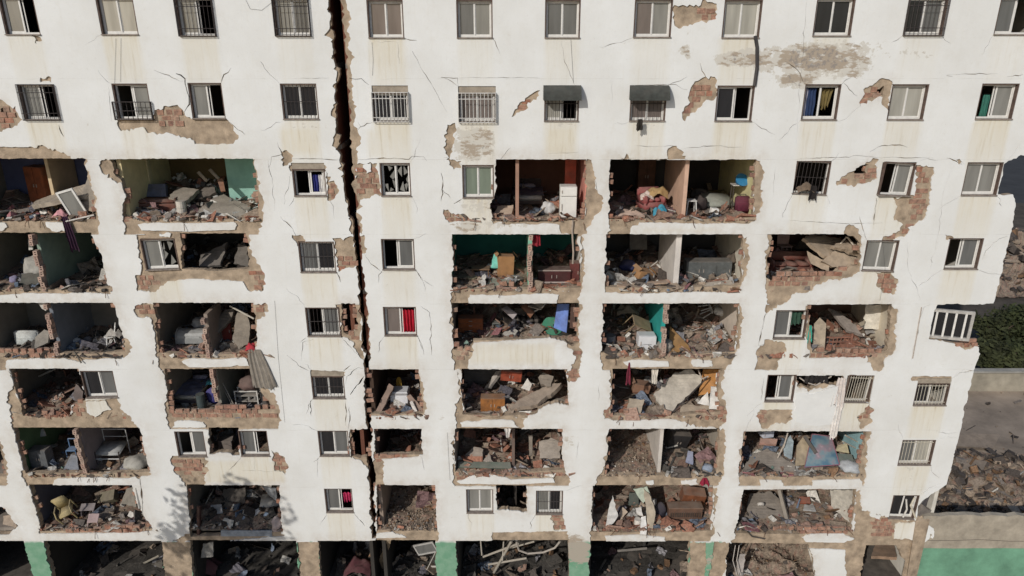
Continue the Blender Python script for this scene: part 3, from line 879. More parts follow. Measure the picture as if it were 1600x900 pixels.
if late.v:
    tag(late.build('brick_courses', m_bricks[1], building), kind='stuff')

m_rebar = mat('rebar_rust', (.14, .075, .045), .8, .3, 20)
for k_ in range(42):
    r, bx = R.choice(((2, 'A'), (2, 'B'), (2, 'D'), (2, 'E'), (3, 'A'), (3, 'D'), (3, 'E'), (4, 'A'), (4, 'B'), (4, 'E'), (5, 'E'), (6, 'A'), (6, 'E'), (6, 'F'), (7, 'A'), (7, 'E'), (7, 'F')))
    x = R.uniform(*BAY[bx]); z = zf(r) + R.uniform(.0, .06)
    p = Vector((x, .15, z)); pts_ = [p]
    d = Vector((R.uniform(-.5, .5), -1, R.uniform(-.5, .3)))
    for i_ in range(4):
        pts_.append(pts_[-1] + d.normalized() * R.uniform(.06, .14)); d += Vector((R.uniform(-.5, .5), .25, -.5))
    MB().path(pts_, .011, 5).build('rebar', m_rebar, building)
m_wire = mat('black_wire', (.03, .03, .032), .6)
for pts_ in ([(582, 66), (584, 92), (583, 118)], [(182, 60), (180, 130)], [(190, 60), (189, 128)], [(1380, 377), (1384, 420), (1376, 470)], [(893, 62), (897, 130)], [(430, 470), (436, 560), (446, 660)], [(700, 676), (704, 750)], [(385, 0), (392, 14), (410, 16), (428, 2)]):
    MB().path([P(*q_, -.012 + R.uniform(-.01, .004)) for q_ in pts_], .0035, 4).build('loose_wire', m_wire, building)
# ---------------------------------------------------------------- windows
m_alu = mat('white_aluminium', (.70, .68, .64), .45, .08, 8, .12, 0, 30, 0, .4)
m_dim = mat('weathered_frame', (.42, .36, .31), .6, .2, 8, .2)
m_iron = mat('dark_iron', (.055, .045, .042), .6, .3, 14)
m_rust = mat('rust_iron', (.17, .12, .085), .7, .3, 14)
m_beige = mat('beige_iron', (.48, .44, .36), .6, .15, 14)
m_lining = mat('brown_window_lining', (.115, .078, .062), .7, .3, 8)
GL = {}
def glass(kind):
    if kind in GL: return GL[kind]
    base = {'g': (.22, .215, .195), 'l': (.36, .345, .30), 'v': (.19, .225, .175), 'k': (.022, .022, .024), 'm': (.17, .14, .125), 'd': (.13, .13, .125)}[kind]
    m = bpy.data.materials.new('window_glass_' + {'g': 'grey', 'l': 'pale', 'v': 'greenish', 'k': 'dark', 'm': 'brownish', 'd': 'dull'}[kind])
    m.use_nodes = True
    N_, L_ = m.node_tree.nodes, m.node_tree.links
    b_ = N_['Principled BSDF']
    g_ = N_.new('ShaderNodeNewGeometry')
    mp_ = N_.new('ShaderNodeMapping'); mp_.inputs['Scale'].default_value = (3.5, 1, .5)
    L_.new(g_.outputs['Position'], mp_.inputs[0])
    n_ = N_.new('ShaderNodeTexNoise'); n_.inputs['Scale'].default_value = 1.2; n_.inputs['Detail'].default_value = 3
    L_.new(mp_.outputs[0], n_.inputs['Vector'])
    x_ = N_.new('ShaderNodeMix'); x_.data_type = 'RGBA'
    x_.inputs[6].default_value = (*mulc(base, .85), 1); x_.inputs[7].default_value = (*mulc(base, 1.12), 1)
    r_ = N_.new('ShaderNodeMapRange'); r_.inputs[1].default_value = .35; r_.inputs[2].default_value = .65
    L_.new(n_.outputs[0], r_.inputs[0]); L_.new(r_.outputs[0], x_.inputs[0])
    L_.new(x_.outputs[2], b_.inputs['Base Color'])
    b_.inputs['Roughness'].default_value = .12
    b_.inputs['Specular IOR Level'].default_value = .5
    GL[kind] = m
    return m
def frame_mb(w, h, t, d, y=0, cx=0, cz=0):
    q = MB()
    q.box((cx, y, cz - h / 2 + t / 2), (w, d, t)); q.box((cx, y, cz + h / 2 - t / 2), (w, d, t))
    q.box((cx - w / 2 + t / 2, y, cz), (t, d, h - 2 * t)); q.box((cx + w / 2 - t / 2, y, cz), (t, d, h - 2 * t))
    return q
def grille(parent, w, h, m, n=9, cage=.0, y=-.13, hz=(.2, .78), r=.009, z0=0):
    q = MB()
    yy = y
    for i in range(n):
        x = -w / 2 + w * i / (n - 1)
        q.tube((x, yy, -h / 2 + z0), (x, yy, h / 2 + z0), r, 4)
    for f in (0, *hz, 1):
        q.tube((-w / 2, yy, -h / 2 + h * f + z0), (w / 2, yy, -h / 2 + h * f + z0), r * 1.25, 4)
    if cage:
        for z in (-h / 2, h / 2):
            for x in (-w / 2, w / 2): q.tube((x, yy, z + z0), (x, .05, z + z0), r * 1.2, 4)
        for k in (1, 2, 3):
            for x in (-w / 2, w / 2): q.tube((x, yy + k * .04, -h / 2 + z0), (x, yy + k * .04, h / 2 + z0), r, 4)
    return q.build('grille', m, parent)
def window(rect, panes='gg', openside=None, gr=None, lintel=False, awning=False, lean=(0, 0, 0), label=None, dy=0, mull=True, m=None, broken=False):
    x0, x1, z0, z1 = rect
    w, h = x1 - x0 - .02, z1 - z0 - .02
    if lintel: h -= .22
    cx, cz = (x0 + x1) / 2, z0 + .01 + h / 2
    m = m or m_alu
    o = MB()
    fr = frame_mb(w - .03, h - .03, .06, .07)
    root = fr.build('window', m, building)
    root.location = (cx, .19 + dy, cz); root.rotation_euler = lean
    if label: root['label'] = label
    # dark lining round the recess
    q = MB(); t_ = .04
    q.box((-w / 2 - .001 + t_ / 2 - .008, -.10, 0), (t_, .14, h)); q.box((w / 2 + .001 - t_ / 2 + .008, -.10, 0), (t_, .14, h))
    q.box((0, -.10, h / 2 - t_ / 2 + .008), (w - 2 * t_, .14, t_))
    q.build('lining', m_lining, root)
    MB().box((0, -.15, -h / 2 + .004), (w + .03, .18, .035)).build('sill', mat('sill_stone', (.24, .20, .17), .8, .3, 8), root)
    iw, ih = w - .12, h - .12
    for k in (0, 1):
        side = k
        cxs = (-.25 if side == 0 else .25) * iw
        yy = -.012 if k == 0 else .018
        kind = panes[k]
        if kind == '.': continue
        if openside == k: continue
        sb = frame_mb(iw / 2 + .025, ih, .052, .03, yy, cxs, 0).build('sash', m, root)
        if kind == 'n': continue                      # sash that has lost its glass
        if kind == 'x':                              # smashed: jagged shards round the edge
            for s in range(5):
                a0 = R.uniform(0, 6.28); rr = iw * .24
                pts = [(cxs + math.cos(a0) * rr * .95, yy, math.sin(a0) * ih * .47), (cxs + math.cos(a0 + .9) * rr * .95, yy, math.sin(a0 + .9) * ih * .47), (cxs + math.cos(a0 + .5) * rr * R.uniform(.05, .6), yy, math.sin(a0 + .5) * ih * R.uniform(.05, .35))]
                MB().plate(pts, .004).build('pane_shard', glass('g'), root)
            continue
        MB().box((cxs, yy, 0), (iw / 2 - .05, .006, ih - .07)).build('pane', glass(kind), root)
    if openside is not None:                          # the slid-back sash stands behind the other
        k = 1 - openside
        cxs = (-.25 if k == 0 else .25) * iw + (.07 if openside == 1 else -.07)
        frame_mb(iw / 2 + .02, ih, .042, .024, .045, cxs, 0).build('sash', m, root)
    if gr == 'dark': grille(root, w, h, m_iron, 10, 1, -.30)
    elif gr == 'white': grille(root, w + .02, h + .02, mat('white_iron', (.62, .6, .56), .6), 11, 1, -.32, (.15, .8), .012)
    elif gr == 'beige': grille(root, w, h, m_beige, 11, 0, -.13, (.12, .88), .012)
    elif gr == 'bars': grille(root, w, h, m_iron, 10, 0, -.12, (.5,))
    elif gr == 'low': grille(root, w + .1, h * .5, m_iron, 9, 1, -.3, (.5,), .011, -h * .25)
    if lintel: MB().box((0, -.05, h / 2 + .115), (w + .01, .2, .21)).build('shutter_box', mat('shutter_box', (.33, .28, .22), .9, .2), root)
    if awning:
        q = MB(); seg = 7
        pts = [(-.19 - .42 * math.sin(i / seg * 1.5), h / 2 + .02 - .50 * (1 - math.cos(i / seg * 1.5))) for i in range(seg + 1)]
        vs, fs = [], []
        nx = 10
        for i, (y, z) in enumerate(pts):
            for j in range(nx + 1): vs.append((-w / 2 - .05 + (w + .1) * j / nx, y + .01 * math.sin(j * 2.2), z))
        for i in range(seg):
            for j in range(nx): fs.append((i * (nx + 1) + j, i * (nx + 1) + j + 1, (i + 1) * (nx + 1) + j + 1, (i + 1) * (nx + 1) + j))
        q.add(vs, fs)
        aw = q.build('awning', mat('dark_canvas', (.035, .042, .038), .85, .3, 6, .15), root, smooth=True)
        for s in (-1, 1):
            MB().plate([(s * (w / 2 + .05), y, z) for y, z in pts] + [(s * (w / 2 + .05), -.19, pts[-1][1])], .01, (s, 0, 0)).build('awning_cheek', mat('dark_canvas', (.035, .042, .038), .85, .3, 6, .15), root)
    return root
WD = [  # same order as the surveyed holes
 dict(panes='gk', openside=1), dict(panes='ll'), dict(panes='gk', gr='dark', openside=1), dict(panes='gd', gr='dark'), dict(panes='mm'), dict(panes='dg'), dict(panes='dd'), dict(panes='mg'), dict(panes='ll'), dict(panes='kk'), dict(panes='kd', gr='dark'), dict(panes='dk', openside=1),
 dict(panes='gk', gr='dark', openside=1, m=m_alu), dict(panes='kg', gr='low', openside=0), dict(panes='gk', openside=1), dict(panes='kk', gr='bars'), dict(panes='kk', gr='white', lintel=True), dict(panes='mm', gr='white', lintel=True), dict(panes='lk', gr='bars', awning=True, openside=1), dict(panes='mm', gr='bars', awning=True), dict(panes='kk', openside=1), dict(panes='nn'), dict(panes='ll'), dict(panes='kg', openside=0),
 dict(panes='nn', openside=0, lintel=True), dict(panes='xx'), dict(panes='vv'), dict(panes='..', gr='bars', lean=(0, .05, 0), label='window stripped to bent black bars'), dict(panes='kg', openside=0, lean=(0, .06, .12), dy=-.05), dict(panes='gg'),
 dict(panes='gx', lean=(0, -.03, .03)), dict(panes='dk', gr='bars'), dict(panes='kd', openside=0), dict(panes='gg', lean=(0, .04, 0)), dict(panes='kd', openside=0),
 dict(panes='kd', gr='bars', openside=0), dict(panes='mk', openside=1), dict(panes='dk', openside=1),
 dict(panes='kd', lean=(0, -.02, 0)), dict(panes='kk', gr='bars', lintel=True), dict(panes='kd', openside=0), dict(panes='..', gr='beige', lean=(0, .08, .1), label='window with a buckled beige grille hanging loose'), dict(panes='k.', gr='beige', lintel=True),
 dict(panes='kd', openside=0), dict(panes='dk', openside=1), dict(panes='kd'), dict(panes='dl', gr='beige'),
 dict(panes='dk', openside=1), dict(panes='gg'), dict(panes='gk', gr='bars'), dict(panes='kk', lean=(0, .05, 0)),
]
for rect, d in zip(RECTS, WD): window(rect, **d)
# the white grated window hanging askew at the blown-out corner
a, b_ = P(1452, 531), P(1506, 527)
w_ = frame_mb(1.5, 1.22, .1, .1).build('window', mat('grey_frame', (.42, .40, .37), .7), building)
w_.location = ((a.x + b_.x) / 2 + .02, .02, a.z + .62); w_.rotation_euler = (.1, -.03, -.35)
w_['label'] = 'white barred window hanging askew in the broken corner'
for k in range(4): MB().box((-.48 + .32 * k, -.03, 0), (.07, .05, 1.02)).build('bar', m_alu, w_)
MB().box((0, .04, 0), (1.3, .006, 1.0)).build('pane', glass('k'), w_)
# ------------------------------------------------------------------ rubble: a dusty layer and hundreds of broken pieces on each open floor
m_rub = attr_mat('broken_masonry')
PAL = {'brick': (.30, .145, .098), 'brick2': (.30, .195, .15), 'cem': (.30, .235, .178), 'grey': (.20, .172, .15), 'white': (.52, .49, .44), 'dark': (.085, .07, .06), 'wood': (.20, .12, .07), 'green': (.17, .24, .20), 'blue': (.15, .19, .25), 'cloth': (.28, .13, .135), 'darkest': (.075, .068, .06)}
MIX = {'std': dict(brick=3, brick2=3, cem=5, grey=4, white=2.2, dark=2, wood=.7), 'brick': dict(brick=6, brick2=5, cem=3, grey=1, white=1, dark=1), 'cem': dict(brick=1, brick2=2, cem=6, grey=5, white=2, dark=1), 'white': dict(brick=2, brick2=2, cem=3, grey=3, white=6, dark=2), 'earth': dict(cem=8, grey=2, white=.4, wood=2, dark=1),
       'yard': dict(cem=5, dark=8, grey=1.5, wood=2, white=.12), 'dark_mix': dict(dark=6, darkest=4, grey=2.5, white=.8, brick2=1, blue=.4), 'darkest': dict(darkest=8, dark=4, cem=.6, wood=.8, brick2=.5), 'mess': dict(brick=2, brick2=2, cem=3, grey=4, white=3.5, dark=5, wood=1.6, blue=.5, cloth=.7, green=.3)}  # two of these palettes are weighted to near-black debris tones
def rubble(name, label, group, x0, x1, y0, y1, z, n, mix='std', h=.25, slope=0.0, dens=1.6, smax=.34, seed=1, layer=True, lo=.045, side=0.0, big=True, spill=False):
    """side tilts the heap to one end; slope piles it to the back"""
    g = random.Random(seed)
    V, F, C = [], [], []
    sx = seed * 7.31
    def hh(x, y):
        u = (x - x0) / (x1 - x0); v = (y - y0) / max(.01, y1 - y0)
        a = .5 + .9 * noise.noise((x * .9 + sx, y * .9, 0)) + .35 * noise.noise((x * 2.7 + sx, y * 2.7, 5))
        e = h * max(0.0, a) * (1 + side * (u - .5) * 2) + slope * v * v * (.7 + .5 * noise.noise((x * 1.3, sx, 2)))
        return max(0, e) * min(1, .25 + v * 4)
    mixn, mixw = zip(*MIX[mix].items())
    if layer:
        st = .13
        nx, ny = max(2, int((x1 - x0) / st)), max(2, int((y1 - y0) / st))
        for j in range(ny + 1):
            for i in range(nx + 1):
                x = x0 + (x1 - x0) * i / nx; y = y0 + (y1 - y0) * j / ny
                zz = z + .012 + hh(x, y) * .8 + .03 * abs(noise.noise((x * 6, y * 6, sx)))
                V.append((x, y, zz)); k = g.uniform(.75, 1.12)
                q = PAL['darkest'] if mix == 'darkest' else PAL['cem'] if g.random() < .7 else PAL['brick2']
                C.append(mulc(q, k * .9))
        for j in range(ny):
            for i in range(nx):
                F.append((j * (nx + 1) + i, j * (nx + 1) + i + 1, (j + 1) * (nx + 1) + i + 1, (j + 1) * (nx + 1) + i))
    CUBE = [(0, 1, 3, 2), (4, 6, 7, 5), (0, 4, 5, 1), (2, 3, 7, 6), (0, 2, 6, 4), (1, 5, 7, 3)]
    for _ in range(n):
        s = lo + (smax - lo) * g.random() ** 3.2
        x = g.uniform(x0 + s * .4, x1 - s * .4); y = y0 + (y1 - y0) * g.random() ** dens
        y = max(y, y0 + s * .15)
        if spill and g.random() < .10: y = y0 - .02 + g.uniform(0, .05)
        kd = g.random()
        asp = (1, g.uniform(.5, 1), g.uniform(.25, .8)) if kd < .66 else ((2.6, g.uniform(.12, .35), .1) if kd < .85 else (1.5, 1.1, .11))
        if kd > .945 and big and mix != 'earth': s = g.uniform(.28, .52); x = min(max(x, x0 + .4), x1 - .4)
        E = Euler((g.gauss(0, .5), g.gauss(0, .5), g.uniform(0, 6.28))).to_matrix()
        zc_ = z + hh(x, y) + s * .22
        c = mulc(PAL[g.choices(mixn, mixw)[0]], g.uniform(.7, 1.25))
        k = len(V)
        for a in (-.5, .5):
            for b in (-.5, .5):
                for d in (-.5, .5):
                    p = E @ Vector((a * s * asp[0] * g.uniform(.6, 1.1), b * s * asp[1] * g.uniform(.6, 1.1), d * s * asp[2] * g.uniform(.6, 1.1)))
                    V.append((x + p.x, max(y + p.y, y0 - (.125 + .02 * abs(p.x) if spill else .017)), max(zc_ + p.z, z + .004))); C.append(c)
        F += [tuple(i + k for i in f) for f in CUBE]
    for _ in range(int((x1 - x0) * 2.2) if (layer and big) else 0):   # crumpled cloth, paper and sheeting, and loose wire
        x = g.uniform(x0 + .4, x1 - .4); y = y0 + .1 + (y1 - y0 - .3) * g.random() ** 1.3
        zz = z + hh(x, y) + .06; w = g.uniform(.2, .5); k = len(V); sd_ = g.uniform(0, 99)
        E = Euler((g.gauss(.3, .5), g.gauss(0, .4), g.uniform(0, 6.28))).to_matrix()
        c = mulc(g.choice(((.45, .43, .40), (.25, .24, .25), (.16, .15, .17), (.30, .24, .19), (.21, .13, .13), (.16, .19, .24))), g.uniform(.6, 1.1))
        for j in range(7):
            for i in range(7):
                p = E @ Vector(((i / 6 - .5) * w * 2, (j / 6 - .5) * w * 1.5, .22 * w * 2 * noise.noise((i * .55 + sd_, j * .55, 0))))
                V.append((min(max(x + p.x, x0), x1), max(y + p.y, y0), max(zz + p.z, z + .01))); C.append(c)
        for j in range(6):
            for i in range(6): F.append((k + j * 7 + i, k + j * 7 + i + 1, k + j * 7 + i + 8, k + j * 7 + i + 7))
        p = Vector((x, y, zz)); d = Vector((g.gauss(0, 1), g.gauss(0, .6), abs(g.gauss(0, .8)))).normalized(); t_ = .011
        for i in range(6):
            q = p + d * .16; k = len(V)
            V += [(p.x, max(p.y, y0), p.z), (p.x + t_, max(p.y, y0), p.z + t_), (q.x + t_, max(q.y, y0), q.z + t_), (q.x, max(q.y, y0), q.z)]; C += [(.06, .055, .05)] * 4
            F.append((k, k + 1, k + 2, k + 3)); p = q; d = (d + Vector((g.gauss(0, .35), g.gauss(0, .25), -.22))).normalized()
            if p.z < z + .02: break
    me = bpy.data.meshes.new(name)
    me.from_pydata(V, [], F)
    ca = me.color_attributes.new('tint', 'FLOAT_COLOR', 'POINT')
    ca.data.foreach_set('color', np.column_stack([np.array(C), np.ones(len(C))]).astype(np.float32).ravel())
    o = link_mesh(name, me, m_rub)
    return tag(o, label, 'rubble', group, 'stuff')
ROWN = {2: 'top storey of open rooms', 3: 'second storey of open rooms', 4: 'third storey of open rooms', 5: 'fourth storey of open rooms', 6: 'fifth storey of open rooms', 7: 'lowest storey of open rooms', 8: 'dark ground floor'}
BAYN = {'Z': 'cut off by the frame', 'A': 'leftmost open bay', 'B': 'second open bay', 'J': 'narrow bay beside the crack', 'C': 'room left of the crack', 'D': 'middle open bay', 'E': 'open bay right of the middle', 'F': 'rightmost open bay'}
RUB = {('A', 2): (260, 'mess', .12, .3), ('A', 3): (300, 'cem', .12, .25), ('A', 4): (300, 'std', .12, .35), ('A', 5): (380, 'brick', .34, .9), ('A', 6): (320, 'mess', .14, .5), ('A', 7): (420, 'std', .22, .9),
       ('B', 2): (460, 'white', .34, 1.0), ('B', 3): (300, 'mess', .3, .7), ('B', 4): (280, 'std', .15, .6), ('B', 5): (240, 'mess', .12, .4), ('B', 6): (150, 'std', .2, .4), ('B', 7): (340, 'mess', .4, 1.0),
       ('J', 5): (150, 'brick', .18, .3), ('J', 6): (130, 'brick', .2, .3), ('J', 7): (420, 'earth', .25, .9), ('C', 6): (60, 'brick', .2, .2),
       ('D', 2): (260, 'std', .16, .4), ('D', 3): (360, 'brick', .2, .55), ('D', 4): (420, 'mess', .34, 1.1), ('D', 5): (420, 'std', .45, 1.2), ('D', 6): (520, 'brick', .38, 1.1), ('D', 7): (150, 'brick', .22, .4),
       ('E', 2): (300, 'brick', .14, .25), ('E', 3): (420, 'brick', .2, .35), ('E', 4): (460, 'std', .3, .9), ('E', 5): (380, 'std', .38, .5), ('E', 6): (420, 'earth', .2, .8), ('E', 7): (380, 'brick', .25, .5),
       ('F', 3): (300, 'cem', .35, .9), ('F', 4): (380, 'brick', .3, .8), ('F', 6): (480, 'mess', .35, .9), ('F', 7): (380, 'mess', .28, .8), ('F', 5): (80, 'std', .2, .3), ('E', 8): (100, 'darkest', .1, .3), ('D', 8): (260, 'darkest', .3, .8), ('J', 8): (200, 'darkest', .4, .8), ('B', 8): (120, 'darkest', .2, .3), ('A', 8): (90, 'darkest', .1, .2), ('F', 8): (380, 'earth', .5, 1.6)}
RUB.update({('A', 3): (260, 'dark_mix', .12, .25), ('A', 4): (260, 'dark_mix', .12, .35), ('B', 2): (360, 'white', .26, .9), ('B', 3): (240, 'dark_mix', .3, .7), ('B', 7): (340, 'dark_mix', .4, 1.0), ('D', 2): (200, 'std', .12, .3), ('D', 3): (280, 'brick', .16, .4), ('D', 4): (360, 'mess', .34, 1.1), ('E', 2): (230, 'brick', .1, .15), ('E', 3): (340, 'mess', .18, .3), ('F', 3): (220, 'cem', .25, .9), ('E', 5): (200, 'std', .24, .35), ('D', 5): (290, 'std', .34, .9), ('F', 6): (270, 'mess', .2, .6), ('F', 7): (240, 'mess', .16, .5), ('F', 4): (280, 'brick', .22, .6), ('E', 7): (260, 'brick', .2, .4)})
WORD = {"mess": "mixed household", "std": "brick and plaster", "brick": "mostly red brick", "white": "pale plaster", "cem": "grey cement", "earth": "fine brown", "darkest": "very dark", "dark_mix": "dark mixed"}
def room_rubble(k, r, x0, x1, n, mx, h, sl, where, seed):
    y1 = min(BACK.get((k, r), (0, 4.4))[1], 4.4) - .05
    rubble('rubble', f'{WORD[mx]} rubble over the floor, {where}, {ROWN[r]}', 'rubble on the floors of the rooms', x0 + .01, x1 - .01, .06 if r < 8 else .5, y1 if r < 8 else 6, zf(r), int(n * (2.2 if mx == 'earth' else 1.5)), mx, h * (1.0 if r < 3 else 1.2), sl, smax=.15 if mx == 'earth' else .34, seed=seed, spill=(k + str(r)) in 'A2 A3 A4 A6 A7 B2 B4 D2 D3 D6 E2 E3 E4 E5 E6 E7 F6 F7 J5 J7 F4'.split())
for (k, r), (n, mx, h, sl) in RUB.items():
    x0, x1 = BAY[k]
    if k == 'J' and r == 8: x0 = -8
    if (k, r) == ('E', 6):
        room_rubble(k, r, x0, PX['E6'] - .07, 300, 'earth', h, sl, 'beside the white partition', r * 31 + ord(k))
        room_rubble(k, r, PX['E6'] + .07, x1, 260, 'dark_mix', .2, .6, 'behind the white partition', r * 31 + ord(k) + 500)
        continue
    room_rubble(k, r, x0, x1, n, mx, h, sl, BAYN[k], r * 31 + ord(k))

# ------------------------------------------------------------------ builders of single things
class T:                                              # a thing: an empty with parts
    def __init__(s, name, label, cat, loc, rot=(0, 0, 0), group=None):
        s.o = empty(name, label, cat, loc, rot, group)
    def p(s, name, mb, m, bevel=0, smooth=False, parent=None, seg=1): return mb.build(name, m, parent or s.o, bevel, smooth, seg)
def paint(c, rough=.6, dust=.45, var=.14): return mat('paint', lin(c), rough, var, 4, dust, .15, 20)
def fabric(c, dust=.42): return mat('fabric', lin(c), .95, .2, 5, dust, .3, 60)
def wood(c, dust=.42): return mat('wood', lin(c), .65, .3, 3.5, dust, .15, 24)
def at(row, px, py, dy=0.0, dz=.05, lo=.25, hi=5.5):
    p = FL(row, px, py, lo, hi); return Vector((p.x, p.y + dy, p.z + dz))
def cabinet(name, label, cat, loc, w, d, h, c, doors=2, drawers=0, rot=(0, 0, 0), knobs=True):
    t = T(name, label, cat, loc, rot); m = wood(c)
    t.p('carcass', MB().box((0, d / 2, h / 2), (w, d, h)), m, .008)
    for k in range(doors):
        dw = w / doors
        o = t.p('door', MB().box((-w / 2 + dw * (k + .5), -.012, h / 2), (dw - .02, .02, h - .05)), wood(c, .15), .004)
        if knobs: t.p('handle', MB().box((-w / 2 + dw * (k + .5) + (.5 - (k % 2)) * dw * .7, -.035, h * .52), (.02, .025, .12)), m_dim, parent=o)
    for k in range(drawers):
        dh = h / drawers
        o = t.p('drawer', MB().box((0, -.012, dh * (k + .5)), (w - .04, .02, dh - .03)), wood(c, .15), .004)
        if knobs: t.p('handle', MB().box((0, -.035, dh * (k + .5)), (.14, .025, .02)), m_dim, parent=o)
    return t
def mattress(name, label, cat, loc, w, l, h, c, rot=(0, 0, 0), border='#8a857c'):
    t = T(name, label, cat, loc, rot)
    t.p('mattress_body', MB().box((0, l / 2, h / 2), (w, l, h)), fabric(c), .05, True, seg=3)
    t.p('piping', MB().box((0, l / 2, h * .5), (w + .006, l + .006, .025)), fabric(border), .01)
    return t
def bed(label, loc, w, l, cover, frame='#5a2f22', rot=(0, 0, 0), pillow='#b9b6c4', headh=.8, group=None):
    t = T('bed', label, 'bed', loc, rot, group); m = wood(frame)
    t.p('bed_frame', MB().box((0, l / 2, .26), (w, l, .14)), m, .01)
    for x in (-1, 1):
        for y in (.06, l - .06): t.p('leg', MB().box((x * (w / 2 - .06), y, .1), (.07, .07, .2)), m)
    t.p('headboard', MB().box((0, l + .03, headh / 2), (w, .05, headh)), m, .01)
    t.p('mattress', MB().box((0, l / 2, .42), (w - .06, l - .04, .18)), fabric('#bdb6aa'), .04, True, seg=2)
    q = drape(w + .06, l * .8, .0, .03, 14, 12); 
    t.p('blanket', MB().add([(v[0], v[1] + .02, v[2] + .535) for v in q[0]], q[1]), fabric(cover), 0, True)
    t.p('pillow', MB().box((0, l - .25, .57), (w * .6, .36, .14)), fabric(pillow), .06, True, seg=3)
    return t
def drape(w, l, sag, amp, nx=12, ny=12, seed=0):
    vs, fs = [], []
    for j in range(ny + 1):
        for i in range(nx + 1):
            x = -w / 2 + w * i / nx; y = l * j / ny
            vs.append((x, y, amp * noise.noise((x * 3 + seed, y * 3, 1)) * 2 + sag * abs(x)))
    for j in range(ny):
        for i in range(nx): fs.append((j * (nx + 1) + i, j * (nx + 1) + i + 1, (j + 1) * (nx + 1) + i + 1, (j + 1) * (nx + 1) + i))
    return vs, fs
def sofa(label, loc, w, c, rot=(0, 0, 0), h=.8, d=.8):
    t = T('sofa', label, 'sofa', loc, rot); m = fabric(c)
    t.p('base', MB().box((0, d / 2, .2), (w, d, .34)), m, .03, True, seg=2)
    t.p('backrest', MB().box((0, d - .1, .55), (w, .22, h - .25)), m, .06, True, seg=2)
    for s in (-1, 1): t.p('armrest', MB().box((s * (w / 2 - .1), d / 2, .42), (.2, d, .4)), m, .06, True, seg=2)
    n = 2 if w < 1.7 else 3
    for k in range(n): t.p('seat_cushion', MB().box((-w / 2 + .2 + (w - .4) / n * (k + .5), d / 2 - .08, .44), ((w - .4) / n - .02, d - .2, .15)), m, .045, True, seg=2)
    return t
def armchair(label, loc, c, rot=(0, 0, 0)):
    return sofa(label, loc, .9, c, rot)
def stool(label, loc, c, h=.46, w=.34, rot=(0, 0, 0)):
    t = T('plastic_stool', label, 'stool', loc, rot); m = paint(c, .45, .2)
    t.p('seat', MB().box((0, 0, h - .02), (w, w, .04)), m, .012)
    for x in (-1, 1):
        for y in (-1, 1): t.p('leg', MB().tube((x * w * .4, y * w * .4, h - .03), (x * w * .52, y * w * .52, 0), .022, 6), m)
    return t
def wire_chair(label, loc, c, rot=(0, 0, 0), r=.02):
    t = T('metal_chair', label, 'chair', loc, rot); m = paint(c, .4, .1)
    t.p('seat', MB().lathe([(.02, .44), (.22, .44), (.23, .46), (.21, .475), (.02, .475)], 14), m)
    for a in (.7, 2.3, 3.9, 5.5): t.p('leg', MB().tube((.17 * math.cos(a), .17 * math.sin(a), .45), (.27 * math.cos(a), .27 * math.sin(a), 0), r, 6), m)
    pts = [(-.19, .16, .45)] + [(-.19 * math.cos(q), .2 + .06 * math.sin(q), .72 + .24 * math.sin(q)) for q in [i / 8 * math.pi for i in range(9)]] + [(.19, .16, .45)]
    t.p('back_hoop', MB().path(pts, r, 6), m)
    pts = [(-.09, .17, .46)] + [(-.09 * math.cos(q), .2 + .05 * math.sin(q), .68 + .14 * math.sin(q)) for q in [i / 6 * math.pi for i in range(7)]] + [(.09, .17, .46)]
    t.p('inner_hoop', MB().path(pts, r * .7, 5), m)
    return t
def fridge(name, label, cat, loc, w, d, h, c, rot=(0, 0, 0), split=.3):
    t = T(name, label, cat, loc, rot); m = paint(c, .35, .1, .06)
    t.p('body', MB().box((0, d / 2 + .02, h / 2), (w, d - .04, h)), m, .012)
    z = 0
    for hh in ([h * (1 - split), h * split] if split else [h]):
        o = t.p('door', MB().box((0, -.015, z + hh / 2), (w - .01, .05, hh - .02)), m, .012)
        t.p('handle', MB().box((-w * .4, -.055, z + hh * .5), (.025, .03, hh * .3)), m_dim, parent=o)
        z += hh
    return t
def washer(label, loc, s=.62, rot=(0, 0, 0), c='#d6d6d8'):
    t = T('washing_machine', label, 'washing machine', loc, rot); m = paint(c, .35, .06, .05)
    t.p('body', MB().box((0, s / 2, s * .55), (s * 1.2, s, s * 1.1)), m, .02)
    t.p('control_panel', MB().box((0, -.012, s * 1.0), (s * 1.1, .02, s * .13)), paint('#9a9a9c'))
    t.p('lid', MB().box((0, s / 2, s * 1.115), (s * 1.1, s * .9, .02)), m, .006)
    return t
def carton(label, loc, w, d, h, c='#a97a4e', rot=(0, 0, 0)):
    t = T('cardboard_box', label, 'box', loc, rot); m = mat('cardboard', lin(c), .9, .15, 4, .25)
    t.p('box_body', MB().box((0, 0, h / 2), (w, d, h)), m, .006)
    for s in (-1, 1): t.p('flap', MB().box((s * (w / 2 + .06), 0, h + .05), (.16, d, .008), (0, s * .8, 0)), m)
    return t
def drum(label, loc, r, h, c, rot=(0, 0, 0), name='drum', cat='drum'):
    t = T(name, label, cat, loc, rot); m = paint(c, .45, .25)
    t.p('barrel', MB().lathe([(r * .96, 0), (r, .03), (r, h * .33), (r * 1.03, h * .35), (r, h * .37), (r, h * .66), (r * 1.03, h * .68), (r, h * .7), (r, h - .02)], 18), m, 0, False)
    t.p('lid', MB().lathe([(r * .98, h - .02), (r * 1.02, h - .01), (r * 1.0, h + .015), (.02, h + .01)], 18), m)
    return t
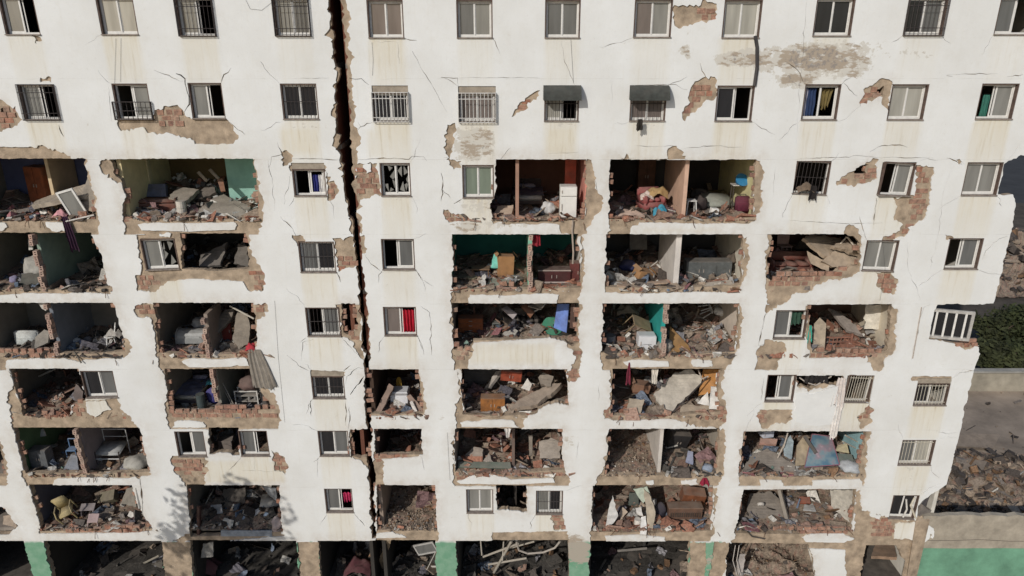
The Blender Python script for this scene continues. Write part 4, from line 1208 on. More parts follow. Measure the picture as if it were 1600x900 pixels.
def basin(label, loc, r, h, c, rot=(0, 0, 0)):
    t = T('plastic_basin', label, 'basin', loc, rot); m = paint(c, .4, .1)
    t.p('bowl', MB().lathe([(r * .7, 0), (r, h), (r * 1.0, h + .01), (r * .95, h), (r * .66, .02)], 18), m)
    t.p('rim', MB().lathe([(r, h - .01), (r * 1.08, h), (r * 1.08, h + .015), (r * .98, h + .015)], 18), m)
    return t
def suitcase(label, loc, c, w=.5, h=.68, d=.26, rot=(0, 0, 0)):
    t = T('suitcase', label, 'suitcase', loc, rot); m = fabric(c, .12)
    t.p('shell', MB().box((0, 0, h / 2 + .05), (w, d, h)), m, .05, True, seg=2)
    t.p('front_pocket', MB().box((0, -d / 2 - .02, h * .42 + .05), (w * .8, .05, h * .55)), m, .02, True)
    t.p('handle', MB().path([(-.1, 0, h + .05), (-.1, 0, h + .12), (.1, 0, h + .12), (.1, 0, h + .05)], .013, 6), m_iron)
    for s in (-1, 1): t.p('wheel', MB().tube((s * w * .36 - .02, d * .3, .04), (s * w * .36 + .02, d * .3, .04), .04, 10), m_iron)
    return t
def table(label, loc, w, d, h, c, rot=(0, 0, 0), legc=None, name='table'):
    t = T(name, label, 'table', loc, rot); m = wood(c)
    t.p('table_top', MB().box((0, 0, h - .02), (w, d, .035)), m, .006)
    for x in (-1, 1):
        for y in (-1, 1): t.p('leg', MB().tube((x * (w / 2 - .05), y * (d / 2 - .05), h - .03), (x * (w / 2 - .05), y * (d / 2 - .05), 0), .022, 6), wood(legc or c))
    return t
def sack(label, loc, w, h, c, seed=0, name='sack', cat='sack', rot=(0, 0, 0)):
    bm = bmesh.new(); bmesh.ops.create_icosphere(bm, subdivisions=3, radius=1)
    for v in bm.verts:
        k = 1 + .28 * noise.noise(v.co * 1.6 + Vector((seed, 0, 0))) + .12 * noise.noise(v.co * 4.5 + Vector((seed, 3, 0)))
        v.co = Vector((v.co.x * w / 2 * k, v.co.y * w * .42 * k, max(-.42, v.co.z * .5 * k) * h + h * .42))
    me = bpy.data.meshes.new(name); bm.to_mesh(me); bm.free()
    o = link_mesh(name, me, fabric(c, .2), None, True); o.location = loc; o.rotation_euler = rot
    return tag(o, label, cat)
def slab(label, pts, th=.12, c='#8f877d', name='concrete_slab', cat='slab', j=.04, m=None, edge=None):
    """a broken flat piece given by surveyed corners (px, py, distance behind the front plane)"""
    p3 = [P(*q) for q in pts]
    n = len(p3); cen = sum(p3, Vector()) / n
    nr = Vector()
    for i in range(n): nr += (p3[i] - cen).cross(p3[(i + 1) % n] - cen)
    nr.normalize()
    if nr.y > 0: nr = -nr
    out = []
    g = random.Random(len(label) * 7 + int(pts[0][0]))
    for i in range(n):
        a, b = p3[i], p3[(i + 1) % n]
        k = max(1, int((b - a).length / .13)) if j else 1
        d = (b - a).normalized().cross(nr)
        for s in range(k):
            o_ = (g.uniform(-1, 1) * j + j * .8 * noise.noise((s * .9, i * 4, len(label)))) if s else 0
            out.append(a + (b - a) * (s / k) + d * o_)
    o = MB().plate(out, th, nr).build(name, m or mat('broken_concrete', lin(c), .92, .25, 3, .25, .45, 16), None, 0)
    return tag(o, label, cat)
def panel(label, pts, th=.03, c='#8a6a4c', name='wooden_panel', cat='panel', dust=.3): return slab(label, pts, th, c, name, cat, 0, wood(c, dust))
def hang(label, top, drop, w0, w1, c, name='hanging_cloth', cat='cloth', seed=0, folds=4, c2=None, stripe=None, sway=0.0, out=.0, m=None):
    """cloth gathered at a point or rail of the front and hanging free"""
    nx, ny = 16, 14
    vs, fs = [], []
    for j in range(ny + 1):
        v = j / ny
        w = w0 + (w1 - w0) * v ** .7
        for i in range(nx + 1):
            u = i / nx - .5
            ph = folds * 2 * math.pi * u + seed
            e = 1 + .25 * noise.noise((u * 6 + seed, 2, 1)) if j == ny else 1
            vs.append((u * w + sway * v + .03 * noise.noise((v * 3, u * 2, seed)), -(.02 + out * v) + (.05 + .03 * v) * math.cos(ph) * min(1, w * 2), -drop * v * e))
    for j in range(ny):
        for i in range(nx): fs.append((j * (nx + 1) + i, j * (nx + 1) + i + 1, (j + 1) * (nx + 1) + i + 1, (j + 1) * (nx + 1) + i))
    me = bpy.data.meshes.new(name); me.from_pydata(vs, [], fs)
    o = link_mesh(name, me, m or fabric(c, .1), None, True); o.location = top
    return tag(o, label, cat)
def heapcloth(label, loc, w, d, h, c, seed=0, name='cloth', cat='cloth'):
    vs, fs = [], []
    nx, ny = 18, 14
    for j in range(ny + 1):
        for i in range(nx + 1):
            u, v = i / nx * 2 - 1, j / ny * 2 - 1
            rr = max(0, 1 - (u * u + v * v) * .55)
            vs.append((u * w / 2 * (1 + .15 * noise.noise((v * 2, seed, 0))), v * d / 2 * (1 + .15 * noise.noise((u * 2, seed, 3))), h * rr * (.75 + .5 * noise.noise((u * 1.7 + seed, v * 1.7, 0))) + .05 * abs(noise.noise((u * 5, v * 5, seed)))))
    for j in range(ny):
        for i in range(nx): fs.append((j * (nx + 1) + i, j * (nx + 1) + i + 1, (j + 1) * (nx + 1) + i + 1, (j + 1) * (nx + 1) + i))
    me = bpy.data.meshes.new(name); me.from_pydata(vs, [], fs)
    o = link_mesh(name, me, fabric(c, .15), None, True); o.location = loc
    return tag(o, label, cat)
def bar(label, pts, r, c, name='pipe', cat='pipe', m=None, n=7):
    o = MB().path([P(*q) for q in pts], r, n).build(name, m or paint(c, .6, .3)); return tag(o, label, cat)
def loose_window(label, corners, c='#d4d2cc', pane='g'):
    """a window torn from its hole: four surveyed corners"""
    p = [P(*q) for q in corners]
    cen = sum(p, Vector()) / 4
    ux = (p[1] - p[0]).normalized(); uz = (p[3] - p[0]).normalized(); ny = ux.cross(uz).normalized(); uz = ny.cross(ux) * -1 if (ny.cross(ux)).dot(p[3] - p[0]) < 0 else ny.cross(ux)
    Mx = Matrix((ux, ny, uz)).transposed()
    w = ((p[1] - p[0]).length + (p[2] - p[3]).length) / 2; h = ((p[3] - p[0]).length + (p[2] - p[1]).length) / 2
    o = empty('fallen_window', label, 'window', cen, Mx.to_euler())
    frame_mb(w, h, .07, .05).build('frame', paint(c, .4, .1), o)
    MB().box((0, .005, 0), (w - .12, .006, h - .12)).build('pane', glass(pane), o)
    return o
# ================================================================== what stands, lies and hangs in the rooms
# ---- top storey of open rooms
cabinet('wardrobe', 'orange brown wardrobe standing against a blue wall in the top open room', 'wardrobe', at(2, 57, 326, .3), .85, .5, 1.5, '#8a4a2a', 2, 0, (0, 0, -.25))
slab('long grey slab with hollow brick edge sloping behind the torn white window sash', [(50, 321, .5), (58, 313, 1.6), (95, 299, 1.6), (134, 288, 1.2), (138, 304, .5), (96, 312, .35)], .16, '#a89c8c')
loose_window('torn-off white window sash leaning on the ledge above a purple garment', [(107, 344, .12), (134, 336, .12), (119, 292, .3), (94, 299, .3)], '#e0ded8')
heapcloth('pink cloth crumpled at the foot of the torn-off window sash', at(2, 98, 342, 0, .08), .5, .35, .28, '#c98e94', 3)
hang('dark purple garment hanging over the beam edge below the torn-off sash', P(102, 338, -.02), 1.25, .22, .34, '#3a1f36', 'hanging_garment', 'garment', 1, 3, sway=.14)
slab('tilted grey slab leaning beside the pier in the top corner room', [(131, 300, .6), (146, 334, .3), (150, 300, .5), (140, 268, .9)], .1, '#8d8478')
bar('pale aluminium strip poking out under the torn-off window sash', [(104, 346, -.05), (148, 336, .1)], .03, '#cfcac2', 'metal_strip', 'strip')
slab('blocky cement chunk with red brick lying beside the torn-off sash', [(128, 330, .35), (150, 330, .3), (150, 303, .6), (132, 303, .7)], .3, '#a5937f', 'masonry_chunk', 'chunk')
panel('blue grey mattress propped upright beside a cream pillar', [(217, 307, 1.6), (261, 307, 1.6), (259, 287, 1.9), (222, 288, 1.9)], .18, '#56607a', 'mattress', 'mattress')
MBx = T('sofa_bed', 'rust brown sofa bed pushed to the edge beneath the blue mattress', 'sofa', at(2, 240, 337, .1), (0, 0, .04))
MBx.p('base', MB().box((0, .35, .2), (1.65, .7, .34)), fabric('#6e3a2c'), .03, True); MBx.p('seat_cushion', MB().box((0, .33, .42), (1.6, .66, .14)), fabric('#7c4634'), .05, True, seg=2); MBx.p('side_panel', MB().box((.84, .35, .3), (.05, .7, .55)), wood('#4a281c'))
for (px, py) in ((279, 340),):
    o = MB().lathe([(.17, 0), (.17, .25), (.155, .27), (.17, .3), (.17, .55)], 14).build('pipe_stub', paint('#c9c2b6'), None); o.location = at(2, px + 6, py, .1); tag(o, 'white ribbed pipe stub standing at the end of the rust brown sofa bed', 'pipe')
slab('flat dusty slab resting above the white pipe stub', [(264, 309, 1.2), (292, 313, .9), (312, 296, 1.8), (278, 292, 2.2)], .14, '#988f82')
slab('large grey wall slab fallen forward in the room with turquoise tiles', [(304, 338, .3), (383, 340, .3), (392, 322, 1.0), (345, 302, 2.2), (318, 322, 1.0)], .15, '#9a9184')
slab('dark triangular slab standing on edge behind the large fallen wall slab', [(293, 322, 1.6), (312, 300, 1.9), (330, 284, 2.4), (338, 300, 1.8)], .12, '#5a534c')
panel('brown splintered door leaf jutting from the heap under the turquoise tiles', [(340, 280, 1.8), (349, 279, 1.8), (353, 298, 1.3), (346, 299, 1.3)], .05, '#8a5a40')
for i, (x, y) in enumerate(((308, 268), (326, 264))):
    panel(('grey splintered plank slanting high in the dark heap', 'pale splintered plank crossing the dark heap near the ceiling')[i], [(x, y + 2, 2.3), (x + 14, y + 16, 1.9), (x + 17, y + 13, 1.9), (x + 4, y - 1, 2.3)], .05, '#9a8f80', 'plank', 'plank')
add_box('tiled_panel', P(343, 270, 1.5).x, P(394, 270, 1.5).x, 2.2, 2.3, zf(2), zf(1) - .17, pc('#94bcae'))
add_box('pillar', P(201, 270, 1.2).x, P(216, 270, 1.2).x, 2.0, 2.25, zf(2), zf(1) - .17, pc('#cdbf9c'))
bed('bed under a mauve cover in the room with an orange door', at(2, 826, 334, .5), 1.15, 1.9, '#4a4360', '#3a2620')
sack('white plastic sack sagging beside the bed with the mauve cover', at(2, 857, 338, .1), .5, .55, '#c6c4c2', 2)
fridge('fridge', 'white fridge standing right at the broken floor edge by the orange door', 'fridge', at(2, 889, 344, .15), .6, .55, 1.12, '#dedbd4', (0, 0, 0), .3)
add_box('door', P(887, 270, .9).x, P(905, 270, .9).x, 1.9, 1.96, zf(2), zf(2) + 2.0, wood('#a8432a'))
slab('tan rubble lump with red brick under the greenish window', [(770, 341, .25), (800, 342, .2), (803, 320, .7), (778, 322, .8)], .3, '#b09a86', 'masonry_chunk', 'chunk')
armchair('dark red armchair piled with clothes before the beige partition', at(2, 1026, 336, .2), '#8a3a3c', (0, 0, .25))
heapcloth('tan blanket thrown over the dark red armchair', at(2, 1030, 336, .55, .55), .75, .6, .45, '#a88a5c', 8, 'blanket', 'blanket')
heapcloth('pale striped shirt lying over the arm of the dark red armchair', at(2, 1013, 336, .45, .5), .5, .5, .3, '#c9b8ae', 11, 'shirt', 'shirt')
heapcloth('bright turquoise cloth spilling in front of the dark red armchair', at(2, 1031, 340, .0, .1), .5, .35, .4, '#2f8fa8', 5)
cabinet('wardrobe', 'small brown wardrobe at the dark back of the room with the armchair', 'wardrobe', at(2, 1022, 322, 1.8), .7, .5, 1.45, '#6a4632')
stool('white plastic stool with slatted sides beside the beige partition', at(2, 1082, 340, .3), '#dcdad6', .55, .36)
sack('dark canvas bag slumped behind the white plastic stool', at(2, 1098, 337, .6), .6, .6, '#2c2326', 4, 'bag', 'bag')
sack('black rubbish bag in the middle of the fifth room at the top', at(2, 1105, 331, 1.3), .7, .65, '#1e1c20', 14, 'bag', 'bag')
fridge('white_box', 'small white appliance box tipped on the ledge near the maroon suitcase', 'box', at(2, 1118, 342, .1), .26, .24, .3, '#e3e0da', (0, .1, .1), 0)
mattress('mattress', 'grey sheeted mattress lying flat behind the small white appliance', 'mattress', at(2, 1133, 334, .6), 1.1, 1.2, .22, '#8f958c', (.25, 0, .1))
suitcase('maroon suitcase standing against the yellowish wall', at(2, 1162, 339, .25), '#5c2034', .52, .62, .3)
table('black side table with white top stacked over the maroon suitcase', at(2, 1162, 338, .75), .62, .4, 1.0, '#d4cfc8', legc='#2a2422')
basin('blue plastic basin tilted on top of the black side table', at(2, 1161, 338, .75, 1.12), .24, .2, '#2478a8', (.9, .3, 0))
heapcloth('dusty rug rolled on the ledge in front of the armchair', at(2, 985, 341, .1), 1.0, .5, .3, '#b59c8c', 21, 'rug', 'rug')
# ---- second storey of open rooms
slab('white plaster flake leaning on the brick-ended partition', [(46, 391, 1.5), (52, 390, 1.5), (51, 372, 1.6), (45, 373, 1.6)], .06, '#cfcac2', 'plaster_flake', 'flake', .01)
sack('white dust sheet bundle sagging against the brick-ended partition', at(3, 52, 440, .5), 1.0, .95, '#a8a59e', 7, 'bundle', 'bundle')
slab('dark grey slab lying under the white dust sheet bundle', [(32, 444, .4), (62, 444, .4), (66, 426, 1.0), (34, 428, 1.0)], .15, '#4a4d48')
sack('small mauve bag on the ledge at the frame edge', at(3, 19, 446, .2), .35, .3, '#8d88a4', 3, 'bag', 'bag')
slab('grey wall panel slanting across the dark room behind the broken sash window', [(312, 416, .9), (345, 414, .9), (356, 378, 1.8), (330, 392, 1.6), (314, 398, 1.4)], .1, '#6a6560')
cabinet('drawer_unit', 'rust red drawer unit tipped in the rubble under the grey wall panel', 'drawer unit', at(3, 338, 422, .15), .55, .4, .45, '#6a2c22', 0, 2, (.1, .2, .15))
t = T('dish_rack', 'grey wire rack slanting beside the rust red drawer unit', 'rack', at(3, 368, 420, .2, .1), (.5, .35, -.3))
t.p('frame', MB().path([(-.3, 0, 0), (.3, 0, 0), (.3, 0, .45), (-.3, 0, .45), (-.3, 0, 0)], .02), paint('#8a8782'))
for k in range(5): t.p('rod', MB().tube((-.2 + k * .1, 0, 0), (-.2 + k * .1, 0, .45), .009, 5), paint('#8a8782'))
slab('dark slab leaning in the corner behind the grey wire rack', [(366, 412, .8), (388, 418, .6), (388, 386, 1.2), (374, 380, 1.6)], .1, '#55514c')
carton('large tan cardboard box standing in the turquoise kitchen', at(3, 789, 436, .3), .62, .5, .85, '#a87a50', (0, .06, .2))
table('low round-edged wooden table in the dark turquoise kitchen', at(3, 752, 438, .3), .7, .5, .38, '#7a5a3c')
basin('cream bowl lying on the floor of the turquoise kitchen', at(3, 738, 442, .15), .2, .14, '#b3a98c')
heapcloth('white and black rag heap in front of the tan cardboard box', at(3, 771, 434, .35, .25), .55, .4, .3, '#b8b6b4', 31, 'rag', 'rag')
slab('greenish slab lying flat before the tan cardboard box', [(760, 444, .3), (799, 446, .3), (800, 438, .7), (768, 434, .9)], .1, '#8f9484')
slab('turquoise tiled wall piece leaning behind the cardboard box', [(768, 418, 1.6), (784, 420, 1.5), (784, 398, 1.9), (773, 396, 2.0)], .08, '#6fc9b8', 'wall_piece', 'wall piece')
hang('red bag hanging from the ceiling beam beside the green partition', P(839, 367, .25), .42, .28, .3, '#8a1c2c', 'hanging_bag', 'bag', 2, 2)
t = cabinet('wardrobe', 'dark maroon wardrobe fallen on its back on the broken ledge', 'wardrobe', at(3, 867, 447, .15), 1.25, .5, .55, '#43191c', 2)
t.p('pale_edge', MB().box((0, -.03, .06), (1.25, .03, .05)), paint('#b8a8a0')); t.p('top_rail', MB().box((0, -.03, .53), (1.25, .03, .04)), paint('#a89890'))
cabinet('chest', 'narrow red brown chest standing beside the fallen maroon wardrobe', 'chest', at(3, 899, 446, .2), .36, .4, .78, '#5c2a28', 1)
bar('pale drain pipe hanging down past the fallen maroon wardrobe', [(896, 344, -.05), (895, 360, .0), (897, 395, .05), (896, 412, .1)], .035, '#a89a8c')
sack('deep blue sack slumped behind a cardboard carton in the dark room', at(3, 984, 430, .4), .65, .5, '#26305c', 5)
carton('flattened brown carton lying in front of the deep blue sack', at(3, 1002, 440, .1), .6, .5, .42, '#a07850', (.15, .3, .4))
t = cabinet('counter', 'long grey kitchen counter lying across the room beside the white partition', 'counter', at(3, 1110, 444, .3), 1.75, .55, .75, '#565a5a', 3)
heapcloth('dark patterned blanket heaped over the end of the grey counter', at(3, 1148, 436, .4, .4), .6, .7, .75, '#5a5046', 41, 'blanket', 'blanket')
heapcloth('red and white cloth bundle at the foot of the white partition', at(3, 1067, 444, .1), .5, .4, .4, '#a87f78', 17, 'cloth_bundle', 'cloth bundle')
slab('pale board lying along the ledge under the grey counter', [(1098, 448, .1), (1148, 444, .15), (1140, 437, .5), (1100, 442, .4)], .05, '#b8ac9c', 'board', 'board', .01)
for i, (x, y) in enumerate(((965, 446), (1012, 444))):
    panel(('pale timber plank lying along the ledge below the blue sack', 'short timber plank leaning on the ledge near the white partition')[i], [(x, y, .15), (x + 32, y + 3 - 6 * i, .1), (x + 32, y - 6 * i, .3), (x, y - 4, .4)], .05, '#b39a84', 'plank', 'plank')
panel('dark cupboard standing in the unlit back beyond the deep blue sack', [(985, 390, 3.2), (1012, 390, 3.2), (1012, 366, 3.2), (985, 366, 3.2)], .3, '#5a5854', 'cupboard', 'cupboard')
sofa('red brown sofa half buried under collapsed grey slabs', at(3, 1243, 438, .3), 1.75, '#6e3226', (0, 0, .03))
t = T('plastic_chair', 'pale pink plastic chair lying upturned behind the red brown sofa', 'chair', at(3, 1234, 424, .8, .55), (0, 0, .1)); m = paint('#c9aaa4')
t.p('seat', MB().box((0, 0, .3), (.5, .45, .05)), m, .015); t.p('backrest', MB().box((0, .2, .58), (.52, .06, .55)), m, .02)
for x in (-1, 1):
    for y in (-1, 1): t.p('leg', MB().tube((x * .2, y * .18, .28), (x * .23, y * .2, 0), .022), m)
sack('black bag with turquoise straps on top of the red brown sofa', at(3, 1264, 426, .7, .6), .75, .6, '#16181a', 9, 'bag', 'bag')
for i, pts in enumerate(([(1256, 372, .9), (1290, 400, .5), (1345, 424, .35), (1345, 396, .9), (1312, 372, 1.6), (1270, 366, 1.4)], [(1285, 408, .4), (1320, 424, .2), (1343, 424, .2), (1342, 404, .5), (1306, 392, .6)], [(1262, 392, .8), (1300, 412, .4), (1296, 425, .3), (1268, 412, .6)], [(1300, 384, .6), (1346, 398, .5), (1346, 380, .9), (1322, 374, 1.1)])):
    slab(('great dusty ceiling slab sagging over the red brown sofa', 'lower cracked slab fallen against the sash of the sixth bay', 'broken wedge of slab between the sofa and the sagging ceiling', 'small dusty slab caught under the triangle of white battens')[i], pts, .14, '#a3917c')
bar('white batten leaning upright in a triangle over the dusty slabs', [(1304, 392, .8), (1324, 370, .8)], .03, '#c4b8a8', 'batten', 'batten')
bar('white batten slanting down from the peak of the triangle over the dusty slabs', [(1325, 370, .7), (1341, 392, .6)], .035, '#c4b8a8', 'batten', 'batten')
# ---- third storey of open rooms
mattress('mattress', 'white mattress standing on edge beside a grey panel at the floor edge', 'mattress', at(4, 37, 547, .25), .92, .25, .62, '#cdd2cf', (-.12, 0, .03))
slab('grey wall panel propped beside the white upright mattress', [(55, 545, .35), (76, 535, .6), (78, 517, .8), (70, 515, .9), (56, 527, .7)], .1, '#8a857c', 'wall_panel', 'panel', .01)
wire_chair('white metal chair with hooped back standing at the very edge', at(4, 174, 546, .15, .06), '#e2e0da', (0, 0, -1.1))
heapcloth('pale grey blanket draped over the white metal hooped chair', at(4, 181, 546, .2, .5), .6, .5, .3, '#a8a39c', 51, 'blanket', 'blanket')
slab('white plaster scrap hanging from the ceiling by the brick-ended grey partition', [(61, 474, .3), (71, 474, .3), (73, 486, .3), (66, 482, .3)], .04, '#d0cbc2', 'plaster_flake', 'flake', .01)
for i, (x, y, c) in enumerate(((118, 543, '#c8c6c4'), (126, 546, '#7f88a0'), (135, 541, '#5a5c64'))):
    sack(('white carrier bag in the litter at the foot of the dark grey wall', 'pale blue carrier bag lying in the litter by the grey wall', 'dark carrier bag lying behind the blue one by the grey wall')[i], at(4, x, y, .2), .36, .3, c, 60 + i, 'carrier_bag', 'bag')
panel('tin sheet lying on the floor behind the white hooped chair', [(126, 530, 1.5), (158, 532, 1.3), (160, 519, 2.2), (138, 520, 2.4)], .03, '#7d7a72', 'tin_sheet', 'sheet')
bar('bent iron rod sticking out under the floor edge of the grey-walled room', [(117, 549, .1), (128, 567, -.12)], .03, '#3f3a2e', 'iron_rod', 'rod')
t = T('bathtub', 'grey metal tub lying on its side behind a stack of hollow bricks', 'tub', at(4, 300, 547, .25, .1)); mm_ = paint('#8f9190', .35, .25)
q = MB(); n_ = 12; vs = []; fs = []
for x in (-.62, .6):
    for i in range(n_ + 1):
        a_ = math.pi * i / n_; vs.append((x, .3 - .34 * math.cos(a_), .08 + .5 * math.sin(a_) ** .6))
for i in range(n_): fs.append((i, i + 1, n_ + 2 + i, n_ + 1 + i))
fs += [tuple(range(n_ + 1)), tuple(range(n_ + 1, 2 * n_ + 2))[::-1]]
t.p('shell', q.add(vs, fs), mm_, 0, False)
for x in (-.64, .62): t.p('rim', MB().path([(x, .3 - .36 * math.cos(math.pi * i / 10), .08 + .53 * math.sin(math.pi * i / 10) ** .6) for i in range(11)], .025), mm_)
t = cabinet('fallen_door', 'red brown door leaf standing beside the stack of hollow bricks', 'door', at(4, 346, 548, .7), .46, .06, .95, '#7a2c22', 1)
slab('tall grey wall fragment standing upright with a ragged brick foot', [(364, 530, .6), (374, 546, .5), (388, 538, .6), (392, 512, .8), (388, 490, 1.2), (372, 488, 1.3)], .13, '#857c70', 'wall_fragment', 'wall fragment')
slab('dark grey slab slanting from the ceiling to the brick stack', [(326, 514, 1.0), (334, 530, .8), (360, 502, 1.2), (366, 482, 1.4), (352, 484, 1.6)], .12, '#6d655c')
bar('white pole slanting under the ceiling of the room with the tub', [(360, 478, .8), (398, 498, .5)], .035, '#bdb6a8', 'pole', 'pole')
heapcloth('crimson cloth bunched at the top of a hanging grey curtain', P(394, 547, .15), .42, .4, .35, '#b01830', 71)
hang('grey pleated curtain hanging out over the storey below from a crimson cloth', P(398, 546, -.02), 1.62, .48, .95, '#8f877c', 'curtain', 'curtain', 2, 5, sway=.25, out=.05)
sack('crumpled plastic sheeting glinting on top of the grey metal tub', at(4, 308, 540, .7, .5), .75, .5, '#8d8f90', 77, 'plastic_sheeting', 'sheeting')
cabinet('drawer_chest', 'orange chest of drawers standing at the end of a white parapet', 'drawers', at(4, 736, 534, .35, .25), 1.0, .45, .62, '#a0572c', 0, 3)
stool('grey plastic stool standing in the dark room next to the orange chest', at(4, 776, 532, .5, .1), '#6f7370', .5, .32)
drum('green round laundry tub tipped over among cushions', at(4, 861, 532, .5, .15), .42, .6, '#2f8a6c', (.7, .2, 0), 'laundry_tub', 'tub')
sofa('black sofa turned sideways beside the green laundry tub', at(4, 826, 530, .45, .1), 1.0, '#1f1f22', (0, 0, .15))
heapcloth('dark teal blanket spilling from the green laundry tub onto the parapet', at(4, 862, 533, .2, .15), .95, .5, .5, '#123638', 81, 'blanket', 'blanket')
sack('black bin bag slumped at the broken end of the white parapet', at(4, 888, 532, .3, .1), .85, .6, '#25231f', 83, 'bag', 'bag')
panel('bright blue board leaning against the end wall near the green tub', [(866, 512, 1.0), (886, 520, .8), (890, 475, 1.0), (872, 475, 1.3)], .05, '#5a7ac0', 'board', 'board')
panel('brown door jamb standing beside the bright blue board', [(891, 512, .6), (899, 514, .5), (900, 475, .6), (893, 475, .7)], .08, '#3a1a12', 'jamb_post', 'post')
for i, (a_, b__, c) in enumerate((((785, 482), (803, 498), '#b8aeb0'), ((815, 478), (830, 496), '#7d4c30'), ((832, 490), (850, 480), '#c9c2b8'), ((826, 478), (846, 483), '#a39c90'))):
    panel(('white cupboard door hanging loose in the wreckage above the stool', 'brown timber panel wedged upright in the wreckage', 'pale slatted panel tilted at the top of the wreckage', 'thin grey panel caught beneath the ceiling')[i], [(*a_, 1.8), (b__[0], b__[1], 1.3), (b__[0] + 6, b__[1] - 8, 1.5), (a_[0] + 8, a_[1] - 4, 2.0)], .05, c)
fridge('appliance', 'white rounded appliance sitting on the ledge by the teal partition', 'appliance', at(4, 1012, 551, .1), .68, .5, .6, '#d2d2d4', (0, .03, .05), 0)
drum('small grey drum on the ledge at the dark end of the room', at(4, 956, 546, .3), .2, .42, '#6c7076')
sack('grey cement sack leaning on the brick end of the teal partition', at(4, 1040, 552, .05), .62, .55, '#8d8880', 91)
table('wooden table tipped up on its legs behind the white appliance', at(4, 990, 540, .6, .3), .9, .6, .7, '#8f7a58', (.5, .5, .3))
heapcloth('dusty bundle of bedding on top of the tipped wooden table', at(4, 985, 534, 1.0, .85), .9, .6, .4, '#84796a', 93, 'bedding', 'bedding')
panel('tan plywood sheet leaning on the teal partition', [(1046, 552, .25), (1082, 553, .25), (1078, 541, .6), (1048, 509, 1.2)], .03, '#9a7444', 'plywood_sheet', 'sheet', .15)
for i, pts in enumerate(([(1100, 524, 1.4), (1150, 526, 1.2), (1150, 512, 2.0), (1112, 512, 2.0)], [(1096, 540, .8), (1148, 541, .7), (1146, 530, 1.2), (1102, 530, 1.3)])):
    slab(('upper grey slab stacked in the brown room right of the plywood sheet', 'lower grey slab stacked in the brown room right of the plywood sheet')[i], pts, .14, '#8a8074')
wire_chair('white metal chair frame thrown on the slabs beside the beige wall', at(4, 1104, 532, 1.2, .75), '#c8c6c2', (.4, 1.2, .5), .022)
sack('white bag lying on the slabs under the beige wall', at(4, 1132, 530, .9, .7), .5, .35, '#d8d6d2', 97, 'bag', 'bag')
hang('sea green cloth hanging beside the leaning wooden panel', P(1266, 508, .08), .72, .12, .32, '#3a9c8a', 'hanging_cloth', 'cloth', 3, 2)
panel('tall wooden panel leaning out at the window edge of the brown room', [(1270, 552, .2), (1289, 553, .15), (1292, 506, .5), (1282, 496, .8), (1273, 506, .7)], .06, '#a39480')
slab('grey slab sliding from the ceiling of the room with the bed rails', [(1296, 482, 2.0), (1324, 516, 1.0), (1350, 524, .8), (1330, 500, 1.4), (1304, 484, 2.0)], .12, '#8a8078')
t = T('bed', 'wooden bed base with spindled rails lying under the sliding slab', 'bed', at(4, 1310, 549, .2, .08)); m = wood('#8a5a48')
for z in (.05, .24, .44): t.p('rail', MB().box((0, 0, z), (1.05, .06, .055)), m)
for k in range(7): t.p('spindle', MB().tube((-.45 + .15 * k, 0, .05), (-.45 + .15 * k, 0, .44), .02), m)
for s in (-1, 1): t.p('post', MB().box((s * .55, 0, .3), (.08, .08, .6)), m)
slab('white painted wall slab standing in the corner beside the tan pier', [(1351, 514, 1.3), (1377, 514, 1.2), (1378, 476, 1.3), (1354, 476, 1.5)], .1, '#d6cfc0', 'wall_slab', 'slab')
heapcloth('grey bedding folded over the rubble under the white wall slab', at(4, 1370, 538, .5, .35), .75, .7, .4, '#8d8a86', 103, 'bedding', 'bedding')
# ---- fourth storey of open rooms
slab('dark slab standing at the edge of the room beside the barred corner window', [(114, 618, .5), (131, 636, .3), (131, 612, .5), (120, 600, .8)], .12, '#5f5452')
slab('white plaster slab lying on the brick heap of the leftmost room', [(76, 630, .8), (92, 622, .9), (98, 612, 1.3), (84, 618, 1.2)], .08, '#cac2b8')
bar('pale timber batten slanting in the dark above the brick heap', [(62, 588, 2.0), (88, 576, 2.0)], .04, '#b8b0a4', 'batten', 'batten')
bed('bed with a patterned lilac blue cover in the room below the curtain', at(5, 290, 641, .15), 1.0, 1.9, '#6e7ba8', '#2a2230', pillow='#a8a6c4', headh=.7)
drum('dark grey green barrel standing next to the lilac blue bed', at(5, 316, 643, .1), .17, .68, '#3d4a4c')
sack('violet blue bag pile behind the dark barrel', at(5, 331, 640, .4, .1), .55, .75, '#3a3a7c', 107, 'bag', 'bag')
heapcloth('turquoise towel lying on the violet blue bag', at(5, 326, 636, .7, .7), .45, .35, .2, '#3f98a4', 109, 'towel', 'towel')
t = T('display_cabinet', 'white framed glass cabinet standing on the brick ledge beneath the curtain', 'cabinet', at(5, 387, 641, .12, .08))
m = paint('#cfcbc4', .5, .15)
t.p('frame', frame_mb(.95, .74, .045, .05, 0, 0, .37), m)
t.p('frame', frame_mb(.95, .74, .045, .05, .35, 0, .37), m)
for z in (.25, .5): t.p('shelf', MB().box((0, .17, z), (.9, .34, .025)), paint('#a8a49c'))
t.p('back_panel', MB().box((0, .38, .37), (.95, .02, .74)), paint('#4a4844'))
for x in (-.3, .05, .3): t.p('jar', MB().lathe([(.05, .27), (.06, .3), (.055, .42), (.03, .44)], 8, (x, .15, 0)), paint('#8d8a86'))
sack('pile of clothes heaped on top of the white framed glass cabinet', at(5, 392, 640, .3, .8), .9, .6, '#6a5550', 113, 'clothes_pile', 'clothes')
for i, (a_, b__) in enumerate((((344, 588), (370, 640)), ((352, 610), (366, 638)))):
    bar(('long thin pole leaning from the ceiling to the glass cabinet', 'short thin pole leaning beside the glass cabinet')[i], [(*a_, .8), (*b__, .4)], .022, '#8f8a80', 'pole', 'pole')
